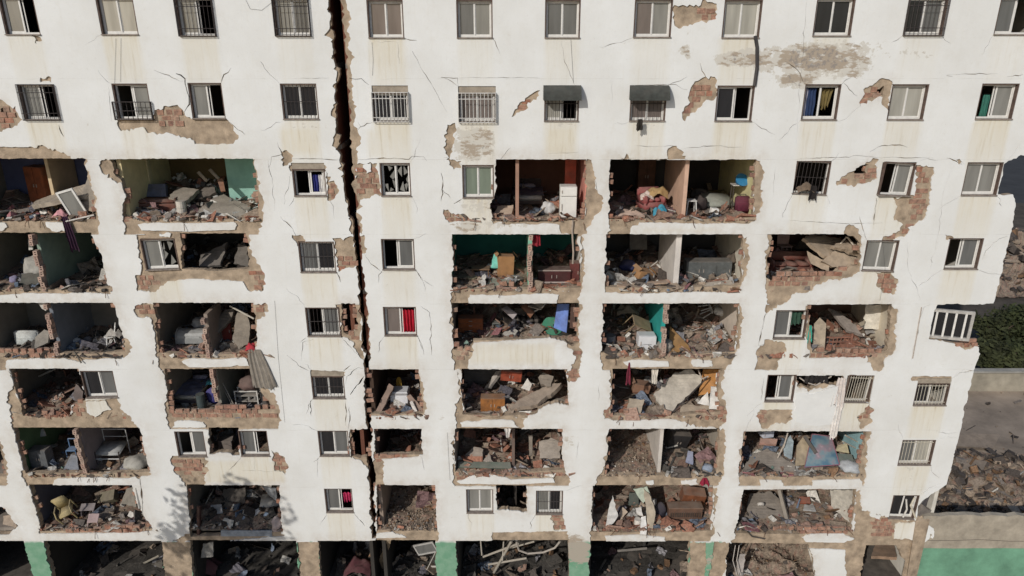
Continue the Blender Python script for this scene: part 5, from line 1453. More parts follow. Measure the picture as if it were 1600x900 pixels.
panel('black folded frame leaning at the end of the white framed glass cabinet', [(412, 640, .1), (418, 638, .1), (416, 606, .25), (409, 608, .3)], .05, '#2a2826', 'folded_frame', 'frame')
washer('white washing machine squeezed between two fallen brick beams', at(5, 624, 643, .25), .6)
for i, pts in enumerate(([(586, 646, .2), (596, 646, .2), (616, 604, .8), (609, 599, .9)], [(636, 619, .7), (642, 616, .7), (663, 640, .2), (656, 646, .2)])):
    slab(('brick beam leaning inward beside the washing machine, next to the crack', 'brick beam leaning inward beside the washing machine, next to the white pier')[i], pts, .16, '#8a7468', 'brick_beam', 'beam', .02)
slab('white cut board leaning against the washing machine', [(641, 628, .3), (645, 626, .35), (653, 642, .15), (648, 645, .15)], .04, '#cfc9c2', 'board', 'board', 0)
hang('yellow cloth hanging in the dark behind the washing machine', P(624, 589, 1.6), .75, .1, .35, '#9a7a30', 'hanging_cloth', 'cloth', 4, 2)
cabinet('wardrobe', 'wide brown wardrobe lying on the ledge under a tilted pale beam', 'wardrobe', at(5, 771, 650, .2, .05), .98, .45, .62, '#96602e', 2)
cabinet('drawer_unit', 'orange and pink shelf unit jammed against the ceiling over the brown wardrobe', 'shelf unit', P(799, 596, 1.2), .85, .4, .5, '#9a4a34', 2, 0, (.2, .1, 0))
slab('pale concrete beam slanting behind the brown wardrobe', [(757, 608, 1.6), (765, 606, 1.5), (786, 578, 1.6), (776, 580, 1.8)], .14, '#a8a098', 'concrete_beam', 'beam', .02)
slab('dark ceiling slab tilted down over the back of the wardrobe room', [(728, 606, 2.2), (760, 600, 2.2), (784, 577, 2.0), (726, 577, 2.4)], .12, '#565250')
slab('white rounded plaster lump caught in the middle of the wrecked room', [(815, 606, .9), (828, 611, .8), (832, 600, .9), (825, 591, 1.1)], .1, '#d2ccc4', 'plaster_lump', 'lump', .02)
slab('long cement beam broken across the heap above the white parapet', [(798, 640, .3), (840, 632, .3), (872, 606, .8), (878, 598, 1.0), (862, 600, 1.1), (812, 624, .8)], .2, '#98897a', 'concrete_beam', 'beam')
slab('grey boulder of masonry resting on the broken cement beam', [(845, 600, 1.0), (862, 604, .9), (866, 588, 1.2), (850, 582, 1.4), (842, 590, 1.3)], .35, '#857b70', 'masonry_chunk', 'chunk')
slab('flat grey flag jutting from the heap against the end wall', [(862, 628, .4), (888, 636, .2), (888, 626, .4), (872, 622, .6)], .08, '#7d766c')
slab('great pale slab leaning across the room from floor to ceiling', [(1022, 616, .9), (1034, 640, .45), (1047, 647, .3), (1091, 604, 1.0), (1098, 592, 1.2), (1082, 577, 1.5), (1056, 582, 1.6)], .18, '#bdb5a8', 'wall_slab', 'slab', .05)
t = T('bent_ironwork', 'bent metal door frame behind the great pale slab', 'ironwork', (0, 0, 0))
t.p('rail', MB().path([P(1092, 578, 1.0), P(1098, 592, .9), P(1108, 588, .9)], .03), m_dim); t.p('long_rail', MB().path([P(1106, 590, .8), P(1048, 648, .2)], .03), m_iron)
panel('ochre painted board standing in the corner behind white scraps', [(1092, 618, 1.2), (1126, 612, .8), (1129, 577, 1.0), (1100, 577, 1.5)], .06, '#b57a34', 'board', 'board')
slab('large white plaster piece upright at the floor edge beside the ochre board', [(1109, 639, .15), (1127, 640, .12), (1125, 604, .3), (1112, 604, .3)], .06, '#dedad4', 'plaster_piece', 'plaster piece', .015)
slab('triangular white plaster piece below the ochre board', [(1090, 630, .5), (1109, 634, .4), (1107, 612, .7)], .06, '#dedad4', 'plaster_piece', 'plaster piece', .015)
slab('small white scrap hanging high on the ochre board', [(1119, 600, .6), (1125, 600, .55), (1126, 584, .6), (1120, 583, .65)], .04, '#dedad4', 'plaster_scrap', 'scrap', .01)
hang('maroon strip of cloth hanging like a tie from the beam', P(984, 566, -.015), .95, .04, .2, '#6e2034', 'hanging_cloth', 'cloth', 5, 1)
hang('cream curtain scrap hanging at the middle of the room with the great slab', P(1024, 577, .3), .62, .28, .2, '#cfc8bc', 'curtain', 'curtain', 6, 3)
carton('crushed brown carton lying on masonry lumps near the maroon strip', at(5, 1003, 632, .6, .35), .7, .45, .38, '#8a6650', (.1, .2, .1))
slab('grey masonry block at the floor edge below the crushed carton', [(980, 644, .2), (1002, 646, .2), (1008, 624, .6), (984, 622, .7)], .35, '#a39684', 'masonry_block', 'block')
slab('long rough stone block lying right of the great pale slab', [(1060, 650, .15), (1110, 650, .15), (1112, 634, .5), (1066, 632, .6)], .3, '#a0907c', 'masonry_block', 'block')
hang('torn white curtain hanging down across the storey below', P(1316, 590, -.03), 1.25, .3, .5, '#cdc4be', 'curtain', 'curtain', 7, 3, sway=-.02)
hang('tail of torn white curtain trailing over the beam of the printed mattress room', P(1312, 632, -.03), 1.5, .34, .3, '#d8d2cc', 'curtain', 'curtain', 8, 3, sway=-.05)
bar('pale curl of cable in the dark gap above the white infill panel', [(1250, 590, .2), (1262, 598, .05), (1276, 602, .02), (1290, 594, .1), (1300, 588, .2)], .025, '#b8b0a6', 'cable', 'cable')
hang('black clothing spilling from the gap above the white infill panel', P(1278, 587, .06), .3, .8, 1.0, '#1c1a1c', 'hanging_clothes', 'clothes', 9, 5)
slab('white infill panel bulging out beneath the dark gap beside the torn curtain', [(1243, 614, -.02), (1272, 616, -.05), (1300, 606, -.10), (1310, 604, -.10), (1309, 662, -.03), (1276, 666, -.02), (1244, 660, -.015)], .045, '#d9d7d0', 'infill_panel', 'wall panel', .03, mat('panel_render', (.70, .70, .68), .85, .04, 2, 0, .12, 8))
# ---- fifth storey of open rooms
t = T('bed', 'white tubular bed frame tipped up against the grey wall', 'bed', at(6, 164, 737, .7, .1)); m = paint('#c9c8c6', .4, .1)
t.p('head_rail', MB().path([(-.5, .5, 0), (-.5, .5, 1.2), (.5, .5, 1.2), (.5, .5, 0)], .025), m); t.p('cross_rail', MB().tube((-.5, .5, .85), (.5, .5, .85), .018), m)
for x in (-.5, .5): t.p('side_post', MB().tube((x, -.3, 0), (x, -.3, .6), .025), m_iron)
t.p('mattress', MB().box((0, .1, .52), (1.0, .8, .16), (.25, 0, 0)), fabric('#c4c6c4'), .05, True, seg=2)
t.p('lower_rail', MB().tube((-.5, -.3, .25), (.5, -.3, .25), .02), m)
cabinet('cupboard', 'grey cupboard standing in the corner by the green wall', 'cupboard', at(6, 58, 740, .3), .72, .45, .85, '#5a5d60', 2)
slab('pale blue grey board leaning on rubble left of the tubular bed frame', [(98, 738, .3), (124, 736, .3), (121, 712, .9), (112, 710, 1.0)], .05, '#7c8490', 'board', 'board', .01)
t = T('chair', 'small blue framed chair in the dark behind the pale board', 'chair', at(6, 113, 722, .4, .1)); m = paint('#5f86b0')
t.p('frame', MB().path([(-.2, 0, 0), (-.2, 0, .8), (.2, 0, .8), (.2, 0, 0)], .025), m); t.p('seat', MB().box((0, -.15, .4), (.4, .35, .04)), m); t.p('rear_legs', MB().path([(-.2, -.3, 0), (-.2, -.3, .4), (.2, -.3, .4), (.2, -.3, 0)], .02), m)
slab('white plaster slip bright against the dark beside the green wall', [(56, 683, 1.6), (72, 681, 1.5), (68, 670, 1.7), (55, 670, 1.8)], .05, '#e0dcd6', 'plaster_flake', 'flake', .02)
sack('pale lumpy plaster heap at the edge beneath the tubular bed frame', at(6, 214, 736, .2), 1.1, .6, '#a8a59c', 121, 'plaster_heap', 'heap')
carton('battered grey box wedged between the two sash windows', at(6, 352, 710, .2, .15), .55, .4, .55, '#8a7f78', (.1, .15, .2))
heapcloth('dusty bedding spilling over the ledge between the two sash windows', at(6, 344, 712, .05, .05), .9, .4, .35, '#8d7f72', 123, 'bedding', 'bedding')
slab('pale rock-like lump of wall beside a fallen green glass sheet', [(724, 722, .6), (752, 722, .6), (756, 702, 1.0), (742, 698, 1.2), (728, 710, 1.0)], .4, '#978b80', 'masonry_chunk', 'chunk')
slab('smaller pointed lump of wall next to the pale rock-like one', [(756, 720, .5), (772, 722, .5), (764, 708, .8)], .25, '#a0958a', 'masonry_chunk', 'chunk')
panel('green glass sheet lying along the ledge under the lumps of wall', [(716, 730, .2), (800, 732, .2), (798, 722, .5), (718, 721, .5)], .03, '#50685c', 'glass_sheet', 'sheet', .5)
hang('white rag hanging from the beam over the red brick heap', P(794, 669, .1), .42, .3, .12, '#cfcac4', 'rag', 'rag', 10, 2)
slab('broad grey slab leaning against the right end of the red brick heap', [(845, 716, .8), (876, 716, .6), (876, 690, 1.0), (862, 684, 1.3), (843, 690, 1.3)], .12, '#938a80')
slab('narrow upright post of concrete standing in the red brick heap', [(828, 712, 1.0), (833, 712, 1.0), (833, 682, 1.1), (827, 682, 1.1)], .12, '#857b70', 'concrete_post', 'post', .01)
bar('torn timber lying across the ledge at the foot of the broad grey slab', [(852, 738, .1), (884, 732, .2)], .04, '#8f7a62', 'timber', 'timber')
cabinet('cupboard', 'dark cupboard toppled in the unlit room beside the earth slope', 'cupboard', at(6, 1062, 728, .9, .2), .9, .5, .9, '#2b2a2c', 2, 0, (.3, .2, .2))
slab('bluish grey shard standing in the dark litter beside the white partition', [(1072, 722, .7), (1084, 726, .6), (1084, 706, 1.0), (1076, 704, 1.1)], .06, '#8088a0', 'shard', 'shard', .02)
sack('pale blue carrier bag at the end of the litter-strewn ledge', at(6, 1108, 740, .1), .5, .35, '#8a97a8', 131, 'carrier_bag', 'bag')
slab('grey slab with notched brick edge at the front of the printed mattress room', [(1160, 738, .25), (1240, 741, .2), (1243, 726, .6), (1200, 700, 1.5), (1172, 714, 1.1)], .2, '#8d857c')
slab('short pink brick beam lying on top of the notched grey slab', [(1188, 692, 1.4), (1214, 694, 1.3), (1216, 686, 1.5), (1189, 685, 1.6)], .15, '#b08a7c', 'brick_beam', 'beam', .02)
fridge('white_crate', 'white crate with blue side at the ceiling above the pink brick beam', 'crate', P(1201, 684, 2.0), .5, .4, .35, '#c8cad4', (0, 0, .2), 0)
panel('pale blue pointed panel standing among splintered boards', [(1226, 712, .8), (1238, 718, .7), (1241, 690, 1.1), (1236, 680, 1.3), (1225, 694, 1.2)], .04, '#8a979c', 'panel', 'panel', .1)
t = T('printed_mattress', 'mattress printed in blue and pink propped against the heap', 'mattress', (0, 0, 0))
pa, pb, pc_, pd = P(1258, 730, .35), P(1313, 726, .3), P(1300, 682, 1.2), P(1270, 678, 1.5)
md_ = bpy.data.materials.new('printed_ticking'); md_.use_nodes = True
_n, _l = md_.node_tree.nodes, md_.node_tree.links
_g = _n.new('ShaderNodeNewGeometry'); _t = _n.new('ShaderNodeTexNoise'); _t.inputs['Scale'].default_value = 1.7; _t.inputs['Detail'].default_value = 5
_l.new(_g.outputs['Position'], _t.inputs['Vector']); _r = _n.new('ShaderNodeValToRGB')
for e_, (p_, c_) in zip([_r.color_ramp.elements[0], _r.color_ramp.elements[1], _r.color_ramp.elements.new(.46), _r.color_ramp.elements.new(.54)], ((.40, '#4c6a7c'), (.70, '#9c7080'), (.52, '#6d7f86'), (.60, '#85747c'))):
    e_.position = p_; e_.color = (*lin(c_), 1)
_l.new(_t.outputs[0], _r.inputs[0]); _l.new(_r.outputs[0], _n['Principled BSDF'].inputs['Base Color']); _n['Principled BSDF'].inputs['Roughness'].default_value = .95
t.p('cover', MB().plate([pa, pb, pc_, pd], .16), md_, .03, True)
t.p('edge_piping', MB().path([pa, pb, pc_, pd, pa], .018), fabric('#8a4a66'))
panel('tan sheet of hardboard leaning beside the printed mattress', [(1244, 728, .4), (1262, 726, .5), (1268, 702, 1.0), (1256, 682, 1.4), (1246, 696, 1.1)], .04, '#a8977c', 'hardboard_sheet', 'sheet')
bar('black plank wedged between the hardboard sheet and the printed mattress', [(1258, 682, 1.2), (1276, 708, .7)], .09, '#1c1a1a', 'plank', 'plank', n=4)
panel('cream cupboard door with white edge lying right of the printed mattress', [(1306, 704, .8), (1328, 708, .7), (1324, 692, 1.0), (1310, 696, 1.0)], .05, '#b0a684', 'loose_panel', 'panel')
panel('dark green board lying under the cream cupboard door', [(1310, 722, .5), (1336, 724, .4), (1332, 710, .7), (1306, 708, .8)], .05, '#3d5552', 'board', 'board')
sack('white plaster sack at the corner beneath the pale blue wall', at(6, 1330, 740, .15), .9, .5, '#a9adb0', 137)
for i, (a_, b__) in enumerate((((1225, 700), (1232, 676)), ((1216, 716), (1228, 690)), ((1318, 690), (1338, 700)), ((1322, 680), (1344, 692)))):
    bar(('white stick upright beside the pale blue pointed panel', 'grey stick leaning by the pale blue pointed panel', 'splintered lath under the torn curtain tail', 'upper splintered lath under the torn curtain tail')[i], [(*a_, .9), (*b__, 1.2)], .03, '#b8ada0', 'stick', 'stick')
# ---- lowest storey of open rooms
t = T('chair', 'yellow padded armchair tipped over on the brick rubble', 'chair', at(7, 108, 822, .35, .25), (.3, -.35, .3)); m = fabric('#a8986a')
t.p('seat', MB().box((0, 0, .4), (.55, .55, .14)), m, .04, True, seg=2); t.p('backrest', MB().box((0, .28, .75), (.55, .12, .65)), m, .04, True, seg=2)
for s in (-1, 1): t.p('arm_hoop', MB().path([(s * .3, .25, .1), (s * .32, .3, .65), (s * .32, -.1, .68), (s * .32, -.3, .5), (s * .3, -.3, .05)], .03), m)
for s in (-1, 1): t.p('leg', MB().tube((s * .24, 0, .35), (s * .28, -.05, 0), .03), m_dim)
stool('pale pink frame stool lying on the ledge in front of the yellow armchair', at(7, 146, 824, .15, .1), '#c9b0ac', .5, .4, (.5, .2, .3))
table('small white topped table behind the pale pink stool', at(7, 130, 818, .5, .15), .55, .4, .4, '#b8aeb0', (.2, .15, .3))
panel('olive cupboard back leaning in the dark above the brick rubble', [(153, 786, 1.6), (178, 780, 1.5), (180, 764, 1.9), (156, 770, 2.0)], .3, '#6a6450', 'cupboard', 'cupboard')
slab('grey slab wedge in the upper corner by the white strip of wall', [(190, 788, 1.3), (214, 792, .8), (210, 762, 1.3), (198, 764, 1.6)], .12, '#7a756c')
for i, pts in enumerate(([(166, 826, .2), (180, 822, .3), (186, 814, .5), (174, 818, .4)], [(200, 806, .7), (208, 810, .6), (212, 802, .7), (204, 798, .8)])):
    slab(('white plaster chip on the ledge of the brick rubble', 'white plaster chip high on the brick rubble near the pier')[i], pts, .05, '#d8d2ca', 'plaster_chip', 'chip', .01)
bar('white strip of render dangling beside the brick rubble room', [(213, 762, .02), (219, 794, -.02)], .05, '#d6d2ca', 'render_strip', 'strip', n=4)
slab('square grey sheet standing in the shaded room of hanging debris', [(331, 803, .9), (349, 802, .9), (347, 788, 1.1), (330, 789, 1.1)], .05, '#8a8d92', 'sheet', 'sheet', .01)
slab('long pale shard pointing down in the shaded room of hanging debris', [(378, 822, .5), (402, 804, .7), (412, 790, 1.0), (394, 800, .9), (384, 812, .7)], .05, '#9aa0a6', 'shard', 'shard', .02)
slab('dark folded slab under the beam of the shaded room', [(345, 782, 1.6), (385, 786, 1.4), (384, 762, 1.8), (350, 764, 1.9)], .12, '#4c4844')
slab('curved grey sheet hanging from the ceiling near the wide pier', [(410, 760, .8), (432, 764, .5), (434, 784, .6), (424, 776, .8)], .05, '#8f9396', 'sheet', 'sheet', .02)
mattress('mattress', 'white mattress lying at the end of the shaded room', 'mattress', at(7, 422, 812, .3, .35), .9, .8, .2, '#a9aaa8', (.1, 0, .2))
panel('grey painted board lying along the floor edge of the shaded room', [(346, 838, .02), (426, 838, .02), (426, 829, .04), (346, 829, .04)], .06, '#8d949c', 'board', 'board', .1)
sack('torn white curtain bundle dropped over the edge at the wide pier', at(7, 436, 834, -.05, -.15), .5, .8, '#a89a98', 141, 'curtain_bundle', 'cloth bundle')
bar('dark red timber post standing at the corner of the shaded room', [(312, 836, .2), (312, 790, .3)], .09, '#3a1c18', 'timber_post', 'post', n=4)
slab('white chip bright on the earth heap beside the crack', [(614, 812, .8), (626, 812, .7), (620, 804, .9)], .06, '#d8d4cc', 'plaster_chip', 'chip', .01)
sack('grey crumpled bag lying between the two small sashes', at(7, 800, 796, .2, .1), .5, .4, '#6a625a', 143, 'bag', 'bag')
slab('crumpled white sheet of ceiling board standing like a sail', [(947, 828, .15), (950, 806, .3), (958, 774, .5), (967, 806, .35), (962, 814, .2)], .03, '#cfcdc8', 'ceiling_board', 'board', .03)
slab('long curved slice of wall leaning on end between the two rooms', [(1014, 829, .15), (1021, 829, .12), (1025, 800, .3), (1018, 776, .7), (1006, 762, 1.1), (1010, 790, .5)], .2, '#a89c8a', 'wall_slice', 'wall slice', .03)
slab('white brick-shaped block lying end-on over the floor edge', [(1001, 835, -.05), (1012, 836, -.05), (1010, 806, .4), (1003, 808, .4)], .16, '#dedcd8', 'block', 'block', .01)
slab('white broken block above the one lying over the floor edge', [(996, 802, .5), (1006, 806, .4), (1003, 792, .7), (994, 794, .7)], .14, '#d4d0ca', 'block', 'block', .02)
slab('pale green wall piece hanging down beneath the ceiling', [(990, 764, 1.2), (1006, 786, .9), (1018, 774, .9), (1012, 760, 1.1)], .08, '#aab5a6', 'wall_piece', 'wall piece', .03)
slab('dark teal lump of wall behind the pale green wall piece', [(982, 792, 1.6), (998, 792, 1.5), (1000, 772, 1.7), (984, 770, 1.8)], .2, '#3f4a46', 'wall_piece', 'wall piece', .04)
slab('tan wedge of plaster beside the sail-like ceiling board', [(970, 814, .6), (982, 800, .8), (974, 792, 1.0), (968, 802, .8)], .1, '#b8a692', 'plaster_wedge', 'wedge', .02)
drum('pale round jar sitting on the floor edge beside the white block', at(7, 997, 829, .1), .14, .3, '#d8d2c8', (0, 0, 0), 'jar', 'jar')
t = cabinet('piano', 'long brown piano-like cabinet with a row of slats lying in the dark room', 'cabinet', at(7, 1074, 826, .4, .12), 1.45, .45, .55, '#5a3c2c', 0)
for k in range(14): t.p('slat', MB().box((-.62 + k * .095, -.02, .24), (.05, .03, .22)), wood('#2e1e16'))
t.p('lid', MB().box((0, .2, .57), (1.5, .5, .05)), wood('#6a4a36'), .01)
cabinet('cupboard', 'brown cupboard fallen face up above the piano-like cabinet', 'cupboard', P(1082, 789, 1.4), 1.0, .5, .62, '#7a4a30', 2, 0, (.25, .12, 0))
sack('navy bag slumped between the wall slice and the piano-like cabinet', at(7, 1035, 820, .5), .55, .75, '#2a2836', 149, 'bag', 'bag')
hang('crimson cloth caught on the beam above the fallen brown cupboard', P(1102, 746, -.01), .36, .12, .45, '#8a1836', 'hanging_cloth', 'cloth', 11, 2)
slab('big grey slab with a round hole tilted at the head of the lowest rooms', [(1166, 822, .4), (1236, 832, .25), (1224, 786, 1.3), (1206, 768, 1.9), (1172, 772, 1.9), (1168, 796, 1.1)], .16, '#7d756c')
t = T('pipe_socket', 'white pipe socket poking from the big grey slab', 'pipe', P(1190, 790, 1.05), (-.9, 0, 0))
t.p('collar', MB().lathe([(.13, 0), (.15, .04), (.15, .1), (.1, .1), (.09, .02)], 14), paint('#c9c4bc')); t.p('hole', MB().lathe([(.085, .03), (.085, .05), (.01, .05)], 12), m_iron)
bar('long grey beam leaning beside the big grey slab', [(1219, 766, 1.6), (1237, 834, .15)], .1, '#8d857a', 'concrete_beam', 'beam', n=4)
slab('pale wall slab leaning inward against the bare cement pier', [(1302, 806, 1.1), (1332, 820, .35), (1334, 766, .5), (1298, 766, 1.6)], .1, '#c2bcb0', 'wall_slab', 'slab', .03)
slab('white broken block at the ledge below the big grey slab', [(1165, 828, .2), (1178, 834, .15), (1178, 822, .3), (1172, 820, .4)], .16, '#dedad4', 'block', 'block', .02)
slab('second white broken block tilted at the pier under the big grey slab', [(1154, 820, .35), (1163, 824, .3), (1162, 814, .5), (1157, 814, .5)], .14, '#d8cfc4', 'block', 'block', .02)
bar('twisted black iron bar lying over the white broken blocks', [(1156, 816, .3), (1176, 838, -.02), (1196, 842, -.05)], .03, '#1c1a1a', 'iron_bar', 'bar')
slab('pale grey panel lying in the litter behind the brick ledge', [(1256, 796, 1.2), (1276, 798, 1.1), (1272, 788, 1.5), (1258, 788, 1.5)], .06, '#a8a8a6', 'panel', 'panel', .01)
slab('orange tile fragment on the dark litter above the pale grey panel', [(1246, 786, 1.5), (1268, 786, 1.5), (1266, 776, 1.8), (1250, 776, 1.8)], .08, '#8a4630', 'tile_fragment', 'tile', .02)
slab('chunk of wall with a tan face lying in the cut-off room', [(4, 830, .3), (28, 824, .25), (20, 803, .6), (6, 806, .7)], .25, '#9c8c7c', 'masonry_chunk', 'chunk')
# ---- dark ground floor
slab('long tan concrete beam fallen aslant from the joint to the ground', [(584, 906, 2.2), (597, 906, 2.2), (612, 845, .35), (603, 845, .35)], .25, '#a8957c', 'concrete_beam', 'beam', .02)
slab('broad tan slab of wall tipped against the fallen concrete beam', [(560, 888, 2.6), (584, 895, 2.4), (598, 862, 1.4), (586, 858, 1.6)], .14, '#a07c60', 'wall_slab', 'slab', .04)
heapcloth('dark maroon cloth heaped under the tipped tan slab', at(8, 562, 896, 0, .2), 1.2, .9, .7, '#4a1624', 151)
loose_window('pale battered sheet metal box end dangling by the green pier', [(650, 868, 1.0), (682, 862, .6), (681, 846, .6), (652, 852, 1.0)], '#a8a6a2', 'd')
bar('thin white rope slanting beside the green pier', [(682, 862, .4), (668, 890, .8)], .02, '#b8b4ac', 'rope', 'rope')
t = T('shutter', 'white framed brown board lying at the foot of the green pier', 'board', (0, 0, 0))
t.p('board', MB().plate([P(655, 898, 1.5), P(682, 898, 1.3), P(682, 888, 1.6), P(653, 888, 1.8)], .05), wood('#8a6a4c')); t.p('rim', MB().path([P(651, 886, 1.78), P(684, 885, 1.55), P(685, 899, 1.25)], .05), paint('#c4c0b8'))
for i, (a_, b__, r_) in enumerate((((756, 870), (812, 849), .05), ((770, 900), (800, 846), .06), ((752, 845), (754, 868), .035), ((788, 846), (786, 876), .035), ((792, 858), (836, 846), .04), ((764, 882), (824, 872), .05))):
    bar(('pale fallen roof pole rising to the beam in the middle ground-floor bay', 'thick pale pole slanting steeply across the middle ground-floor bay', 'short hanging pipe nearest the green pier in the middle ground-floor bay', 'hanging pipe crossing the poles in the middle ground-floor bay', 'short pale pole under the beam of the middle ground-floor bay', 'lowest level pole of the middle ground-floor bay')[i], [(*a_, 1.4), (*b__, 1.0)], r_, '#a39c90', 'pole', 'pole')
bar('sagging pale hose looped under the beam of the middle ground-floor bay', [(808, 848, .6), (812, 860, .7), (826, 865, .7), (850, 863, .7), (868, 856, .6), (876, 846, .5)], .045, '#a8a096', 'hose', 'hose')
slab('dim cement slab propped in the bay with the teal patched pier', [(962, 898, 4), (980, 898, 4), (1003, 862, 3.2), (992, 862, 3.4)], .2, '#7d7264')
bar('dark iron joist hanging near the ceiling of the bay with the teal patched pier', [(966, 861, 2.2), (1012, 857, 2.0)], .07, '#55524e', 'joist', 'joist', n=4)
slab('white painted wall slab leaning out under the beam by the last tan pier', [(1276, 905, .1), (1318, 905, .05), (1322, 850, .1), (1262, 850, .3)], .12, '#cfcbc2', 'wall_slab', 'slab', .03)
for i, x in enumerate((1150, 1156)):
    bar(('white cable dangling in the doorway beside the tan pier', 'second white cable dangling in the doorway beside the tan pier')[i], [(x, 852, .4), (x - 4, 876, .45), (x + 3, 900, .5)], .018, '#c4bcb4', 'cable', 'cable')
slab('crumpled white sheet hung up on the dangling cables', [(1150, 898, .6), (1162, 894, .6), (1166, 866, .7), (1157, 866, .7)], .04, '#a8a09a', 'sheet', 'sheet', .03)
slab('tan slab ramp fallen into the dark corner doorway', [(1362, 873, 1.2), (1402, 875, 1.0), (1398, 856, 2.0), (1368, 855, 2.0)], .14, '#8f7560', 'concrete_slab', 'slab', .02)
bar('long pale plank slanting across the first dark ground-floor bay', [(190, 898, 2.5), (250, 868, 1.6)], .05, '#8a8478', 'plank', 'plank')
slab('tilted dark slab stacked under the long pale plank', [(200, 905, 2.4), (258, 900, 1.6), (254, 876, 1.6), (208, 892, 2.4)], .2, '#54504a')
slab('grey panel leaning by the patched pier of the ground floor', [(315, 872, .6), (334, 870, .6), (334, 848, .6), (318, 850, .6)], .06, '#8f8d88', 'panel', 'panel', .02)
heapcloth('dark red tarpaulin bundled at the foot of the patched pier', at(8, 318, 896, 0, .2), 1.6, 1.0, .9, '#4c2028', 153, 'tarpaulin', 'tarpaulin')
sack('green and white bag lying under the dark red tarpaulin', at(8, 300, 908, 0, .1), .7, .4, '#4a8a6a', 155, 'bag', 'bag')
slab('flat grey sheet in the black ground-floor bay under the shaded room', [(440, 905, 2.6), (464, 905, 2.2), (462, 880, 2.6), (446, 888, 3.2)], .06, '#5a5854', 'sheet', 'sheet', .02)
# ---- curtains and small things in the windows
hang('deep blue curtain drawn aside in the open window left of the crack', P(493, 273, .3), .75, .28, .3, '#2a3078', 'curtain', 'curtain', 12, 3)
hang('white net curtain beside the deep blue one in the open window', P(502, 273, .28), .78, .16, .18, '#c8c6c4', 'curtain', 'curtain', 13, 2)
hang('bright red curtain filling half of a sash window right of the crack', P(640, 484, .26), .95, .5, .46, '#b0102c', 'curtain', 'curtain', 14, 4)
hang('blue cloth hung in the open window under the peeling patch', P(1271, 138, .3), 1.0, .3, .3, '#22365a', 'curtain', 'curtain', 15, 3)
hang('yellow ochre cloth hung beside the blue one under the peeling patch', P(1290, 139, .34), .62, .55, .3, '#6e6038', 'curtain', 'curtain', 16, 4)
hang('pale lilac blind hung at the far side of the window with blue cloth', P(1259, 138, .32), .95, .2, .2, '#a8a8b8', 'curtain', 'curtain', 17, 2)
hang('pink magenta cloth in the open half of the lowest window left of the crack', P(544, 769, .26), .42, .4, .3, '#b8305c', 'curtain', 'curtain', 18, 3)
hang('tattered pale curtain in the closed half of the lowest window left of the crack', P(526, 768, .24), .3, .4, .25, '#b8b4a8', 'curtain', 'curtain', 19, 3)
hang('turquoise curtain edge in the half open window at the far end of the row', P(1543, 148, .3), .95, .22, .26, '#2f6a5c', 'curtain', 'curtain', 20, 2)
hang('rust brown curtain behind the second awning', P(993, 152, .26), .8, .3, .3, '#6e3a26', 'curtain', 'curtain', 21, 3)
hang('white half curtain in the open window nearest the frame corner', P(28, 22, .28), .5, .35, .12, '#c8c8c4', 'curtain', 'curtain', 22, 2)
hang('dark green curtain in the open sash of the sixth bay', P(1246, 487, .3), .5, .45, .4, '#2a4a3c', 'curtain', 'curtain', 23, 3)
hang('black cloth bag dangling under the grille of the second awning', P(1001, 186, -.28), .38, .16, .24, '#2c2824', 'hanging_bag', 'bag', 24, 1)
hang('dark rag dangling from the bent bars of the stripped window', P(1272, 290, -.12), .5, .2, .28, '#1e1a1a', 'rag', 'rag', 25, 1)
heapcloth('brown cushion caught in the bent bars of the stripped window', P(1258, 300, .0), .6, .3, .35, '#6a5a4a', 157, 'cushion', 'cushion')
bar('sooty black drain pipe running between two window rows', [(1181, 56, -.03), (1184, 75, -.04), (1184, 105, -.03), (1180, 134, -.03)], .06, '#2c2c30', 'drain_pipe', 'pipe')
t = T('pipe', 'dark pipe standing where the corner window hangs askew', 'pipe', (0, 0, 0)); t.p('pipe_run', MB().path([P(1441, 480, -.02), P(1434, 520, -.02), P(1427, 560, -.02)], .02), m_dim)
for i, pts in enumerate(([(1434, 806, .1), (1444, 790, .1), (1458, 800, .3), (1452, 818, .3)], [(1436, 792, .2), (1456, 770, .5), (1466, 784, 1.2), (1460, 800, 1.0)])):
    slab(('grey chunk of wall lying beside the arched broken corner frame', 'dark slab tilted behind the arched broken corner frame')[i], pts, .18, ('#77706a', '#565458')[i])
bar('pale bowed window bar standing in the lowest corner window', [(1412, 808, .0), (1418, 796, -.06), (1417, 780, .0)], .035, '#d4d0c8', 'window_bar', 'bar')
bar('pale bent jamb folded outward beside the bowed window bar', [(1430, 778, .0), (1424, 790, -.1), (1432, 810, .0)], .04, '#cdc4b0', 'jamb', 'jamb')

# ================================================================== the yard beside and behind the block
m_ground = mat('dusty_earth', (.315, .255, .20), .97, .28, .35, 0, .6, 3)
g = MB(); n_ = 60
gx = [-400 + 800 * i / n_ for i in range(n_ + 1)]
me = bpy.data.meshes.new('ground')
me.from_pydata([(-900, -500, 0), (900, -500, 0), (900, 1300, 0), (-900, 1300, 0)], [], [(0, 1, 2, 3)])
o = link_mesh('ground', me, m_ground); tag(o, 'bare brown earth yard around the apartment block', 'ground', kind='structure')
o = MB().box((80, 120, .004), (400, 90, .008)).build('road', mat('dark_asphalt', (.05, .05, .052), .9, .2, .3)); tag(o, 'dark asphalt road beyond the yard', 'road', kind='structure')
